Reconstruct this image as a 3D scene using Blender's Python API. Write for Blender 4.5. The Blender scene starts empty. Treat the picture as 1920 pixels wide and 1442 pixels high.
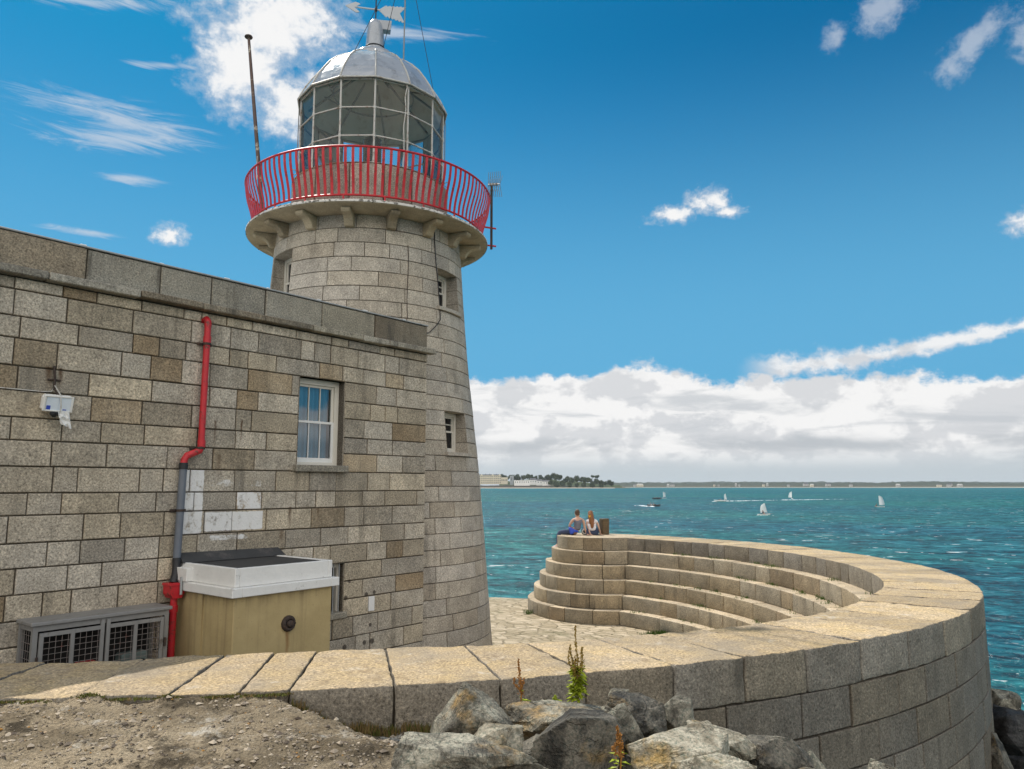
import bpy, math, random
from mathutils import Vector, Matrix, noise

SC = bpy.context.scene
COL = SC.collection
R = math.radians
rnd = random.Random(7)

# ------------------------------------------------------------------ camera
F_PX, HOR = 1420.0, 191.0                     # focal length and horizon offset for a 1920 px wide frame
PITCH = math.atan(HOR / F_PX)
CP, SP = math.cos(PITCH), math.sin(PITCH)
cd = bpy.data.cameras.new('camera')
cam = bpy.data.objects.new('camera', cd)
COL.objects.link(cam)
cd.sensor_fit = 'HORIZONTAL'
cd.sensor_width = 36.0
cd.lens = F_PX / 1920 * 36
cd.clip_start = 0.1
cd.clip_end = 40000
cam.rotation_euler = (math.pi / 2 + PITCH, 0, 0)
SC.camera = cam

def ray(x, y):
    a = (x - 960) / F_PX
    b = -(y - 721) / F_PX
    return Vector((a, CP - b * SP, SP + b * CP))

def at(x, y, dist):
    """point seen at photo pixel (x, y), dist metres ahead of the photographer"""
    r = ray(x, y)
    return r * (dist / r.y)

def on_z(x, y, z):
    r = ray(x, y)
    return r * (z / r.z)

Z_TOP = -1.63        # top of the curved wall below eye level
STEP = 0.40
Z_FLOOR = Z_TOP - 6 * STEP
Z_SEA = -6.6
CX, CY = -3.32, 17.1  # lighthouse axis
SUN_DIR = Vector((-0.432, 0.622, 1.0)).normalized()
SUN_EL = math.asin(SUN_DIR.z)

# ------------------------------------------------------------------ node helper
class NT:
    def __init__(s, tree):
        s.t = tree
        s.t.nodes.clear()
    def n(s, typ, **kw):
        o = s.t.nodes.new(typ)
        for k, v in kw.items():
            setattr(o, k, v)
        return o
    def put(s, sock, v):
        if v is None:
            return
        if isinstance(v, bpy.types.NodeSocket):
            s.t.links.new(v, sock)
        else:
            if sock.type == 'RGBA' and len(v) == 3:
                v = (*v, 1.0)
            sock.default_value = v
    def m(s, op, a, b=None, c=None, clamp=False):
        o = s.n('ShaderNodeMath', operation=op, use_clamp=clamp)
        s.put(o.inputs[0], a); s.put(o.inputs[1], b); s.put(o.inputs[2], c)
        return o.outputs[0]
    def vm(s, op, a, b=None, scale=None):
        o = s.n('ShaderNodeVectorMath', operation=op)
        s.put(o.inputs[0], a); s.put(o.inputs[1], b)
        if scale is not None:
            s.put(o.inputs['Scale'], scale)
        return o.outputs['Value'] if op in ('DOT_PRODUCT', 'LENGTH', 'DISTANCE') else o.outputs[0]
    def mix(s, f, a, b, blend='MIX'):
        o = s.n('ShaderNodeMix', data_type='RGBA', blend_type=blend)
        s.put(o.inputs[0], f); s.put(o.inputs[6], a); s.put(o.inputs[7], b)
        return o.outputs[2]
    def fmix(s, f, a, b):
        o = s.n('ShaderNodeMix', data_type='FLOAT')
        s.put(o.inputs[0], f); s.put(o.inputs[2], a); s.put(o.inputs[3], b)
        return o.outputs[0]
    def rng(s, v, a, b, c=0.0, d=1.0, smooth=True):
        o = s.n('ShaderNodeMapRange', interpolation_type='SMOOTHSTEP' if smooth else 'LINEAR')
        s.put(o.inputs[0], v); s.put(o.inputs[1], a); s.put(o.inputs[2], b); s.put(o.inputs[3], c); s.put(o.inputs[4], d)
        return o.outputs[0]
    def noise(s, vec, scale, detail=4, rough=0.55, dist=0.0, out=0):
        o = s.n('ShaderNodeTexNoise')
        s.put(o.inputs['Vector'], vec); s.put(o.inputs['Scale'], scale); s.put(o.inputs['Detail'], detail)
        s.put(o.inputs['Roughness'], rough); s.put(o.inputs['Distortion'], dist)
        return o.outputs[out]
    def voro(s, vec, scale, feature='F1', out='Distance', rand=1.0):
        o = s.n('ShaderNodeTexVoronoi', feature=feature)
        s.put(o.inputs['Vector'], vec); s.put(o.inputs['Scale'], scale); s.put(o.inputs['Randomness'], rand)
        return o.outputs[out]
    def ramp(s, f, stops, interp='LINEAR'):
        o = s.n('ShaderNodeValToRGB')
        cr = o.color_ramp
        cr.interpolation = interp
        while len(cr.elements) < len(stops):
            cr.elements.new(0.5)
        for e, (p, c) in zip(cr.elements, stops):
            e.position = p
            e.color = (*c, 1) if len(c) == 3 else c
        s.put(o.inputs[0], f)
        return o.outputs[0]
    def co(s, which='Object'):
        return s.n('ShaderNodeTexCoord').outputs[which]
    def mapv(s, vec, scale=(1, 1, 1), loc=(0, 0, 0), rot=(0, 0, 0)):
        o = s.n('ShaderNodeMapping')
        s.put(o.inputs[0], vec)
        o.inputs['Scale'].default_value = scale; o.inputs['Location'].default_value = loc; o.inputs['Rotation'].default_value = rot
        return o.outputs[0]
    def xyz(s, vec):
        o = s.n('ShaderNodeSeparateXYZ'); s.put(o.inputs[0], vec)
        return o.outputs
    def bump(s, h, strength=0.5, dist=0.01, normal=None):
        o = s.n('ShaderNodeBump')
        s.put(o.inputs['Height'], h); o.inputs['Strength'].default_value = strength; o.inputs['Distance'].default_value = dist
        if normal is not None:
            s.put(o.inputs['Normal'], normal)
        return o.outputs[0]
    def attr(s, name):
        return s.n('ShaderNodeAttribute', attribute_name=name)
    def out(s, col, rough=0.8, normal=None, metallic=0.0, spec=0.4, **kw):
        b = s.n('ShaderNodeBsdfPrincipled')
        s.put(b.inputs['Base Color'], col); s.put(b.inputs['Roughness'], rough); s.put(b.inputs['Metallic'], metallic)
        s.put(b.inputs['Specular IOR Level'], spec)
        if normal is not None:
            s.put(b.inputs['Normal'], normal)
        for k, v in kw.items():
            s.put(b.inputs[k], v)
        o = s.n('ShaderNodeOutputMaterial')
        s.t.links.new(b.outputs[0], o.inputs[0])
        return b

def mat(name):
    m = bpy.data.materials.new(name)
    m.use_nodes = True
    return m, NT(m.node_tree)

# ------------------------------------------------------------------ materials
def granite(name, grey, warm, brown, top=None, dirt=0.5, speck=1.0, hook=None, bump=0.5, vary=0.50):
    m, t = mat(name)
    p = t.co()
    at_ = t.attr('blk')
    s = t.xyz(at_.outputs['Vector'])
    shift = t.vm('SCALE', at_.outputs['Vector'], scale=37.0)
    q = t.vm('ADD', p, shift)
    fine = t.noise(q, 42, 3, 0.8)
    mid = t.noise(q, 17, 3, 0.6)
    big = t.noise(p, 1.1, 5, 0.6)
    blot = t.noise(q, 2.6, 5, 0.65)
    streak = t.noise(t.mapv(p, (2.2, 2.2, 0.22)), 1.6, 4, 0.6)
    c = t.mix(t.rng(s[1], 0.35, 0.75), grey, warm)
    c = t.mix(t.rng(s[1], 0.84, 0.94), c, brown)
    c = t.mix(t.rng(t.noise(p, 0.55, 4, 0.6), 0.40, 0.66, 0, 0.55), c, warm)
    light = t.m('MULTIPLY_ADD', s[0], vary, 1.0 - vary / 2)
    c = t.mix(1.0, c, light, 'MULTIPLY')
    c = t.mix(1.0, c, t.fmix(t.rng(blot, 0.3, 0.7), 0.82, 1.12), 'MULTIPLY')
    sp = t.ramp(fine, [(0.32, (0.26, 0.245, 0.23)), (0.45, (0.84, 0.83, 0.82)), (0.54, (1.06, 1.06, 1.05)), (0.68, (1.85, 1.80, 1.72))])
    c = t.mix(0.85 * speck, c, sp, 'MULTIPLY')
    c = t.mix(t.rng(mid, 0.60, 0.75, 0.0, 0.35 * speck), c, t.mix(1.0, c, (0.45, 0.43, 0.42), 'MULTIPLY'))
    d = t.m('MULTIPLY', t.rng(streak, 0.50, 0.72), t.rng(big, 0.42, 0.66))
    c = t.mix(t.m('MULTIPLY', d, dirt), c, (0.07, 0.062, 0.05))
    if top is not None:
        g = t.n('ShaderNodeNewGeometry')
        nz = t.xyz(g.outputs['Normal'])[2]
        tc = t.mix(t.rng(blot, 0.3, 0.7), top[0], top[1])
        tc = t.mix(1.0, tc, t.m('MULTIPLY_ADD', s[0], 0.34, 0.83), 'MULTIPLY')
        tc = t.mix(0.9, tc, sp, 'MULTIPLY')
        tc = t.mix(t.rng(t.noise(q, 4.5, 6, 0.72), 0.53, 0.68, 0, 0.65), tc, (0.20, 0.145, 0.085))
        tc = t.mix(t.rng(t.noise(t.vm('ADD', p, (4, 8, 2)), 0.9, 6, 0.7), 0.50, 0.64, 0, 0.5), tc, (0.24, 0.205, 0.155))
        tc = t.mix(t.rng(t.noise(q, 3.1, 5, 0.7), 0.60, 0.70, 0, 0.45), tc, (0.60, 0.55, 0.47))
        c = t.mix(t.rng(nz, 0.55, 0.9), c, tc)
    if hook:
        c = hook(t, p, c)
    h = t.m('ADD', t.m('MULTIPLY', fine, 0.6), t.m('MULTIPLY', mid, 0.8))
    h = t.m('ADD', h, t.m('MULTIPLY', t.noise(q, 6.0, 5, 0.65), 1.2))
    t.out(c, 0.85, t.bump(h, bump, 0.016), spec=0.3)
    return m

G_GREY, G_WARM, G_BROWN = (0.385, 0.345, 0.285), (0.41, 0.35, 0.26), (0.285, 0.215, 0.135)
M = {}
def house_marks(t, p, c):
    s_, _, z_ = t.xyz(p)
    z_ = t.m('ADD', z_, Z_FLOOR)
    def band(v, a, b, w):
        return t.m('MULTIPLY', t.rng(v, a - w, a + w), t.rng(v, b + w, b - w))
    def rect(a, b, lo, hi, w=0.03):
        return t.m('MULTIPLY', band(s_, a, b, w), band(z_, lo, hi, w))
    nz = t.noise(p, 5.0, 6, 0.7, 0.5)
    # rain streaks below the cornice and the sill
    stn = t.noise(t.mapv(p, (5.0, 1, 0.12)), 1.0, 5, 0.65)
    c = t.mix(t.m('MULTIPLY', t.m('MULTIPLY', t.rng(z_, 1.0, 2.56), t.rng(stn, 0.46, 0.70)), 0.50), c, (0.10, 0.085, 0.065))
    c = t.mix(t.m('MULTIPLY', t.m('MULTIPLY', t.m('MULTIPLY', t.rng(z_, -0.8, 0.24), t.rng(z_, 0.26, 0.22)), band(s_, -3.0, -1.92, 0.10)), t.rng(stn, 0.40, 0.68, 0, 0.55)), c, (0.12, 0.10, 0.075))
    cover = t.m('MAXIMUM', t.m('MULTIPLY', rect(-4.86, -4.50, -0.70, 0.26), 0.68), t.m('MULTIPLY', rect(-4.50, -3.50, -0.66, -0.36), 0.70))
    cover = t.m('MAXIMUM', cover, t.m('MULTIPLY', rect(-3.98, -3.52, -0.36, -0.06), 0.64))
    cover = t.m('MAXIMUM', cover, t.m('MULTIPLY', rect(-4.45, -3.55, -0.02, 0.12), 0.53))
    cover = t.m('MAXIMUM', cover, t.m('MULTIPLY', rect(-4.40, -3.75, -0.80, -0.69), 0.60))
    cover = t.m('MAXIMUM', cover, t.m('MULTIPLY', rect(-1.36, -1.21, -2.15, -1.90, 0.01), 0.8))
    nz2 = t.m('ADD', t.m('MULTIPLY', nz, 0.65), t.m('MULTIPLY', t.noise(p, 19.0, 5, 0.7), 0.35))
    c = t.mix(t.rng(t.m('ADD', cover, nz2), 1.02, 1.17, 0, 0.93), c, t.mix(nz, (0.66, 0.65, 0.63), (0.86, 0.85, 0.83)))
    for (a, top, ln, w, k) in ((-3.03, -0.34, 0.42, 0.05, 0.8), (-2.48, -0.36, 0.25, 0.03, 0.7), (-3.17, -0.70, 0.3, 0.07, 0.6),
                               (-3.95, 0.98, 0.45, 0.025, 0.95), (-4.38, 0.95, 0.55, 0.03, 0.8), (-4.3, 0.45, 0.5, 0.06, 0.45), (-6.66, 1.47, 0.34, 0.07, 0.9), (-6.53, 1.47, 0.36, 0.045, 0.9)):
        dx = t.m('ABSOLUTE', t.m('SUBTRACT', s_, t.m('ADD', a, t.m('MULTIPLY', t.m('SUBTRACT', nz, 0.5), 0.06))))
        f = t.m('MULTIPLY', t.rng(dx, w, 0.0), t.m('MULTIPLY', t.rng(z_, top - ln, top), t.rng(z_, top + 0.03, top)))
        c = t.mix(t.m('MULTIPLY', f, k), c, (0.075, 0.036, 0.014))
    for (a, z0, r_) in ((-1.78, -1.60, .035), (-1.40, -1.86, .05), (-1.22, -1.84, .045), (-1.85, -1.87, .05), (-1.30, -2.38, .04), (-1.85, -2.67, .055), (-1.42, -2.66, .05), (-1.25, -2.66, .06)):
        dd = t.m('ADD', t.m('POWER', t.m('ABSOLUTE', t.m('SUBTRACT', s_, a)), 2.0), t.m('POWER', t.m('ABSOLUTE', t.m('SUBTRACT', z_, z0)), 2.0))
        c = t.mix(t.rng(t.m('SQRT', dd), r_, r_ * 0.6, 0, 0.85), c, (0.045, 0.035, 0.028))
    return c
M['house'] = granite('house_granite', G_GREY, G_WARM, G_BROWN, dirt=0.6, hook=house_marks)
M['housefront'] = M['house']
M['cornice'] = granite('cornice_granite', (0.27, 0.25, 0.21), (0.30, 0.27, 0.21), (0.22, 0.18, 0.13), dirt=0.95)
M['tower'] = granite('tower_granite', (0.41, 0.37, 0.315), (0.415, 0.365, 0.295), (0.375, 0.32, 0.25), dirt=0.5, speck=0.9, vary=0.26)
M['drum'] = granite('drum_granite', (0.31, 0.28, 0.255), (0.33, 0.28, 0.24), (0.25, 0.21, 0.17), dirt=0.6)
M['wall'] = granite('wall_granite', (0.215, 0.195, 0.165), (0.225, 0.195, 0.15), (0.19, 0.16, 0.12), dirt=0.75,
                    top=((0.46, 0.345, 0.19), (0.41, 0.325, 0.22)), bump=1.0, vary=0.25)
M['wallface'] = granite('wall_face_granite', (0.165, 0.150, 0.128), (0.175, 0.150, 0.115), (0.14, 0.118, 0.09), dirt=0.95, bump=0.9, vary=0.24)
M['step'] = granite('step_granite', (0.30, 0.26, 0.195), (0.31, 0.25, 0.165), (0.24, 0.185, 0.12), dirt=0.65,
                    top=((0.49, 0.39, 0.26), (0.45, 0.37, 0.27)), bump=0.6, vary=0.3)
M['soffit'] = granite('soffit_stone', (0.36, 0.30, 0.21), (0.38, 0.30, 0.19), (0.30, 0.23, 0.14), dirt=0.5, speck=0.4)

def simple(name, col, rough=0.6, metallic=0.0, spec=0.4, var=0.15, scale=8.0, dark=None, dscale=3.0, dthr=(0.55, 0.7), bump=0.0, **kw):
    m, t = mat(name)
    p = t.co()
    c = t.mix(1.0, col, t.fmix(t.noise(p, scale, 4, 0.6), 1 - var, 1 + var), 'MULTIPLY')
    if dark:
        c = t.mix(t.rng(t.noise(p, dscale, 6, 0.7), dthr[0], dthr[1]), c, dark)
    nrm = t.bump(t.noise(p, scale * 4, 3, 0.6), bump, 0.01) if bump else None
    t.out(c, rough, nrm, metallic, spec, **kw)
    return m

M['mortar'] = simple('dark_mortar', (0.095, 0.077, 0.058), 0.95, var=0.4, spec=0.1)
M['mortar_light'] = simple('tower_mortar', (0.14, 0.115, 0.09), 0.95, var=0.4, spec=0.1)
M['mortar_wall'] = simple('wall_mortar', (0.07, 0.058, 0.042), 0.95, var=0.5, spec=0.1)
M['red'] = simple('red_gloss_paint', (0.50, 0.020, 0.028), 0.42, var=0.30, dark=(0.13, 0.035, 0.022), dthr=(0.54, 0.68), dscale=11, bump=0.2)
M['whitemetal'] = simple('weathered_white_paint', (0.50, 0.48, 0.44), 0.5, var=0.12, dark=(0.22, 0.15, 0.10), dscale=9, dthr=(0.52, 0.68))
M['whitepaint'] = simple('white_masonry_paint', (0.72, 0.71, 0.68), 0.7, var=0.10, dark=(0.22, 0.20, 0.165), dscale=7, dthr=(0.61, 0.74), bump=0.3)
M['frame'] = simple('cream_window_paint', (0.66, 0.62, 0.54), 0.45, var=0.06, dark=(0.38, 0.30, 0.20), dscale=7, dthr=(0.60, 0.78))
def m_yellow():
    m, t = mat('ochre_render')
    p = t.co()
    s_, o_, z_ = t.xyz(p)
    z_ = t.m('ADD', z_, Z_FLOOR)
    n = t.noise(p, 2.2, 6, 0.65)
    st = t.noise(t.mapv(p, (6, 6, 0.25)), 1.2, 5, 0.65)
    c = t.mix(t.rng(n, 0.35, 0.68), (0.47, 0.365, 0.185), (0.41, 0.315, 0.155))
    c = t.mix(t.m('MULTIPLY', t.rng(st, 0.50, 0.70), 0.55), c, (0.24, 0.175, 0.09))
    c = t.mix(t.m('MULTIPLY', t.rng(z_, -1.62, -1.40), t.rng(st, 0.40, 0.62, 0, 0.6)), c, (0.20, 0.15, 0.08))
    dx = t.m('ABSOLUTE', t.m('SUBTRACT', s_, t.m('ADD', -4.02, t.m('MULTIPLY', t.m('SUBTRACT', n, .5), .08))))
    f = t.m('MULTIPLY', t.rng(dx, 0.045, 0.0), t.m('MULTIPLY', t.rng(z_, -2.65, -1.92), t.rng(z_, -1.80, -1.90)))
    c = t.mix(t.m('MULTIPLY', f, 0.75), c, (0.22, 0.105, 0.035))
    c = t.mix(t.rng(t.noise(p, 26, 3, 0.7), 0.62, 0.72, 0, 0.35), c, (0.22, 0.16, 0.08))
    t.out(c, 0.85, t.bump(t.m('ADD', t.noise(p, 30, 4, 0.6), n), 0.4, 0.01), spec=0.25)
    return m
M['yellow'] = m_yellow()
M['yellow_plain'] = simple('ochre_render', (0.42, 0.30, 0.115), 0.85, var=0.08, scale=3, dark=(0.25, 0.175, 0.08), dscale=2.0, dthr=(0.58, 0.85), bump=0.25)
M['bitumen'] = simple('bitumen_felt', (0.045, 0.045, 0.045), 0.7, var=0.3, dark=(0.10, 0.09, 0.085), dscale=2.5)
M['lead'] = simple('grey_lead', (0.30, 0.31, 0.31), 0.5, var=0.2, dark=(0.14, 0.14, 0.14), dscale=4)
M['black'] = simple('black_plastic', (0.02, 0.02, 0.022), 0.5, var=0.2)
M['greypipe'] = simple('blue_grey_pipe', (0.13, 0.145, 0.17), 0.4, var=0.15)
M['galv'] = simple('galvanised_steel', (0.25, 0.245, 0.235), 0.5, metallic=0.15, var=0.2, dark=(0.10, 0.075, 0.055), dscale=6, dthr=(0.55, 0.75))
M['wire'] = simple('mesh_wire', (0.22, 0.195, 0.18), 0.5, var=0.2, dark=(0.22, 0.10, 0.08), dscale=9)
M['iron'] = simple('rusty_iron', (0.05, 0.035, 0.028), 0.75, var=0.5, scale=30, dark=(0.11, 0.055, 0.028), dscale=14, bump=0.5)
M['redplastic'] = simple('red_plastic', (0.40, 0.03, 0.04), 0.5)
M['teal'] = simple('grey_green_metal', (0.13, 0.17, 0.16), 0.5)
M['curtain'] = simple('net_curtain', (0.15, 0.36, 0.48), 0.9, var=0.12, scale=22)
M['dark'] = simple('dark_interior', (0.015, 0.014, 0.013), 0.9)
M['wood'] = simple('weathered_timber', (0.17, 0.13, 0.09), 0.9, var=0.35, scale=14, bump=0.4)
M['sail'] = simple('white_sailcloth', (0.86, 0.85, 0.81), 0.8, var=0.03)
M['hull'] = simple('white_hull', (0.75, 0.74, 0.70), 0.35, var=0.05)
M['rubber'] = simple('dark_inflatable_rubber', (0.03, 0.028, 0.03), 0.5)
M['foam'] = simple('wake_foam', (0.80, 0.86, 0.86), 0.9, var=0.1)
M['skin'] = simple('skin', (0.55, 0.33, 0.235), 0.55, var=0.05)
M['hairbrown'] = simple('brown_hair', (0.085, 0.045, 0.022), 0.6, var=0.35, scale=60)
M['hairauburn'] = simple('auburn_hair', (0.22, 0.085, 0.028), 0.55, var=0.4, scale=50)
M['greyshirt'] = simple('grey_cotton', (0.15, 0.15, 0.18), 0.9, var=0.1)
M['whiteshirt'] = simple('white_cotton_print', (0.72, 0.68, 0.70), 0.9, var=0.08, dark=(0.42, 0.35, 0.42), dscale=14, dthr=(0.56, 0.62))
M['jeans'] = simple('blue_denim', (0.045, 0.06, 0.11), 0.9, var=0.2)
M['jacket'] = simple('bright_blue_nylon', (0.03, 0.07, 0.42), 0.6, var=0.2)
M['shoe'] = simple('pale_pink_canvas', (0.70, 0.58, 0.58), 0.8)
M['clip'] = simple('yellow_clip', (0.75, 0.42, 0.03), 0.4)
M['leaf'] = simple('yellow_green_leaf', (0.30, 0.36, 0.02), 0.6, var=0.5, scale=40)
M['seed'] = simple('rusty_seed_head', (0.26, 0.17, 0.035), 0.8, var=0.5, scale=60)
M['rustseed'] = simple('orange_seed_head', (0.30, 0.13, 0.025), 0.8, var=0.5, scale=60)
M['moss'] = simple('moss', (0.105, 0.115, 0.022), 0.95, var=0.5, scale=30)
M['greenmoss'] = simple('green_weed_tufts', (0.07, 0.13, 0.018), 0.9, var=0.5, scale=20)
M['straw'] = simple('dry_grass', (0.21, 0.145, 0.055), 0.9, var=0.5, scale=30)
M['cream'] = simple('cream_facade', (0.62, 0.56, 0.43), 0.8, var=0.08, scale=0.1)
M['townwhite'] = simple('white_render', (0.74, 0.73, 0.70), 0.8, var=0.05, scale=0.1)
M['farpale'] = simple('pale_distant_render', (0.46, 0.45, 0.42), 0.8, var=0.1, scale=0.1)
M['towngrey'] = simple('grey_render', (0.30, 0.32, 0.33), 0.8, var=0.05, scale=0.1)
M['slate'] = simple('slate_roof', (0.10, 0.10, 0.11), 0.7, var=0.2, scale=0.3)
M['pane_far'] = simple('far_window_glass', (0.05, 0.06, 0.07), 0.2)
M['beach'] = simple('pale_sand', (0.62, 0.53, 0.40), 0.95, var=0.08, scale=0.02)
M['seawall'] = simple('dark_sea_wall', (0.12, 0.11, 0.10), 0.9, var=0.3, scale=0.05)

def m_dome():
    m, t = mat('silver_white_dome_paint')
    p = t.co()
    c = t.mix(t.rng(t.noise(p, 2.4, 6, 0.7), 0.52, 0.66), (0.34, 0.355, 0.385), (0.25, 0.255, 0.27))
    c = t.mix(t.rng(t.noise(p, 7, 6, 0.7), 0.64, 0.74), c, (0.33, 0.22, 0.14))
    g = t.n('ShaderNodeNewGeometry')
    c = t.mix(0.0, c, t.mix(t.rng(t.noise(p, 3.0, 6, 0.7), 0.4, 0.65), (0.86, 0.82, 0.70), (0.70, 0.65, 0.53)))
    t.out(c, t.rng(t.noise(p, 3, 4, 0.6), 0.35, 0.65, 0.10, 0.30), t.bump(t.noise(p, 4, 3, 0.5), 0.6, 0.03), spec=0.9)
    return m
M['dome'] = m_dome()
M['lining'] = simple('cream_dome_lining', (0.93, 0.89, 0.78), 0.7, var=0.06, scale=3, dark=(0.74, 0.68, 0.55), dscale=2.5, dthr=(0.50, 0.70))

def m_glass(name, tint, gloss=0.10):
    m, t = mat(name)
    tr = t.n('ShaderNodeBsdfTransparent'); tr.inputs[0].default_value = (*tint, 1)
    gl = t.n('ShaderNodeBsdfGlossy'); gl.inputs['Roughness'].default_value = 0.02
    fr = t.n('ShaderNodeFresnel'); fr.inputs[0].default_value = 1.5
    mx = t.n('ShaderNodeMixShader')
    t.put(mx.inputs[0], t.m('ADD', fr.outputs[0], gloss))
    t.t.links.new(tr.outputs[0], mx.inputs[1]); t.t.links.new(gl.outputs[0], mx.inputs[2])
    o = t.n('ShaderNodeOutputMaterial'); t.t.links.new(mx.outputs[0], o.inputs[0])
    return m
M['glass'] = m_glass('lantern_glass', (0.97, 0.985, 0.98), -0.02)
M['winglass'] = m_glass('window_glass', (0.66, 0.84, 0.90), 0.14)
M['lens'] = simple('lens_glass', (0.05, 0.065, 0.06), 0.12, spec=0.8)
M['darkglass'] = simple('dark_window_glass', (0.012, 0.013, 0.015), 0.08, spec=0.5)
M['lampglass'] = simple('floodlight_glass', (0.62, 0.70, 0.78), 0.08, spec=0.8)

def m_paving():
    m, t = mat('pier_paving')
    p = t.mapv(t.co(), (1, 1, 1), rot=(0, 0, 0.5))
    warp = t.vm('ADD', p, t.vm('SCALE', t.noise(p, 2.0, 3, 0.5, out=1), scale=0.25))
    vs = t.mapv(warp, (2.3, 4.6, 1))
    e = t.voro(vs, 1.0, 'DISTANCE_TO_EDGE')
    cell = t.voro(vs, 1.0, 'F1', 'Color')
    c = t.mix(t.rng(t.xyz(cell)[0], 0, 1, smooth=False), (0.36, 0.29, 0.19), (0.56, 0.46, 0.33))
    c = t.mix(0.7, c, t.ramp(t.noise(p, 40, 3, 0.7), [(0.3, (0.5, 0.5, 0.5)), (0.5, (1, 1, 1)), (0.7, (1.35, 1.35, 1.35))]), 'MULTIPLY')
    c = t.mix(t.m('MULTIPLY', t.rng(e, 0.0, 0.10, 0.75, 0.0), t.rng(t.noise(p, 1.7, 3, .6), 0.35, 0.6)), c, (0.14, 0.12, 0.06))
    c = t.mix(t.rng(t.noise(p, 0.8, 5, 0.65), 0.55, 0.7, 0, 0.6), c, (0.20, 0.18, 0.10))
    h = t.m('ADD', t.rng(e, 0, 0.12), t.m('MULTIPLY', t.noise(p, 9, 4, 0.6), 0.5))
    t.out(c, 0.9, t.bump(h, 0.8, 0.05), spec=0.2)
    return m
M['paving'] = m_paving()

def m_ground():
    m, t = mat('rubble_concrete')
    p = t.co()
    c = t.mix(t.rng(t.noise(p, 0.9, 6, 0.65), 0.35, 0.65), (0.14, 0.11, 0.07), (0.37, 0.30, 0.205))
    c = t.mix(t.rng(t.noise(p, 2.2, 6, 0.7), 0.54, 0.66), c, (0.07, 0.055, 0.035))
    c = t.mix(t.rng(t.noise(t.vm('ADD', p, (7, 3, 1)), 1.7, 6, 0.7), 0.56, 0.66, 0, 0.85), c, (0.52, 0.49, 0.43))
    peb = t.voro(p, 26, 'F1', 'Color')
    pd = t.voro(p, 26, 'F1', 'Distance')
    pm = t.m('MULTIPLY', t.rng(pd, 0.42, 0.26), t.rng(t.noise(p, 3.2, 4, 0.6), 0.42, 0.58))
    ps = t.xyz(peb)
    pc = t.mix(t.rng(ps[0], 0, 1, smooth=False), (0.08, 0.065, 0.05), (0.50, 0.42, 0.32))
    pc = t.mix(t.rng(ps[1], 0.90, 0.93), pc, (0.33, 0.18, 0.06))
    c = t.mix(t.m('MULTIPLY', pm, 0.85), c, pc)
    c = t.mix(0.7, c, t.ramp(t.noise(p, 55, 3, 0.75), [(0.3, (0.42, 0.42, 0.42)), (0.5, (1, 1, 1)), (0.7, (1.5, 1.5, 1.5))]), 'MULTIPLY')
    z = t.attr('slope')
    h = t.m('ADD', t.m('MULTIPLY', pm, 0.9), t.m('ADD', t.m('MULTIPLY', t.noise(p, 9, 6, 0.75), 1.1), t.m('MULTIPLY', t.noise(p, 45, 3, 0.7), 0.4)))
    t.out(c, 0.95, t.bump(h, 1.0, 0.055), spec=0.2)
    return m
M['ground'] = m_ground()

def m_rock(name, dark, light, ochre, k_ochre):
    m, t = mat(name)
    p = t.co()
    a = t.n('ShaderNodeObjectInfo').outputs['Random']
    q = t.vm('ADD', p, t.vm('SCALE', (1, 1.7, 2.3), scale=t.m('MULTIPLY', a, 30)))
    n1 = t.noise(q, 4, 8, 0.72, 0.4)
    n2 = t.noise(q, 13, 6, 0.75, 0.6)
    c = t.mix(t.rng(n1, 0.36, 0.66), dark, light)
    c = t.mix(t.rng(n2, 0.60, 0.72, 0, 0.6), c, (0.035, 0.032, 0.026))
    c = t.mix(t.rng(t.noise(q, 6.5, 6, 0.75), 0.64, 0.72, 0, 0.6), c, (0.46, 0.44, 0.39))
    c = t.mix(t.rng(t.noise(t.vm('ADD', q, (3, 9, 4)), 2.3, 6, 0.65), 0.60 - k_ochre, 0.74 - k_ochre, 0, 0.85), c, ochre)
    vein = t.m('ABSOLUTE', t.m('SUBTRACT', t.noise(q, 2.2, 5, 0.6, 1.2), 0.5))
    c = t.mix(t.rng(vein, 0.0, 0.007, 0.55, 0.0), c, (0.03, 0.026, 0.02))
    c = t.mix(0.9, c, t.ramp(t.noise(q, 48, 3, 0.8), [(0.32, (0.30, 0.45, 0.45)), (0.5, (1, 1, 1)), (0.7, (1.5, 1.5, 1.5))]), 'MULTIPLY')
    h = t.m('ADD', n1, t.m('ADD', t.m('MULTIPLY', n2, 0.55), t.m('MULTIPLY', t.rng(vein, 0, 0.03), 0.25)))
    t.out(c, 0.8, t.bump(h, 1.0, 0.035), spec=0.35)
    return m
M['rock'] = m_rock('grey_green_boulder', (0.075, 0.066, 0.050), (0.40, 0.37, 0.29), (0.32, 0.20, 0.07), 0.06)
M['rock_dark'] = m_rock('dark_boulder', (0.030, 0.027, 0.022), (0.20, 0.178, 0.14), (0.27, 0.175, 0.065), 0.03)
M['rock_ochre'] = m_rock('ochre_boulder', (0.13, 0.105, 0.066), (0.45, 0.41, 0.32), (0.42, 0.27, 0.085), 0.10)
M['rock_wet'] = m_rock('wet_black_boulder', (0.022, 0.022, 0.024), (0.07, 0.068, 0.066), (0.06, 0.05, 0.03), -0.1)

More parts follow.
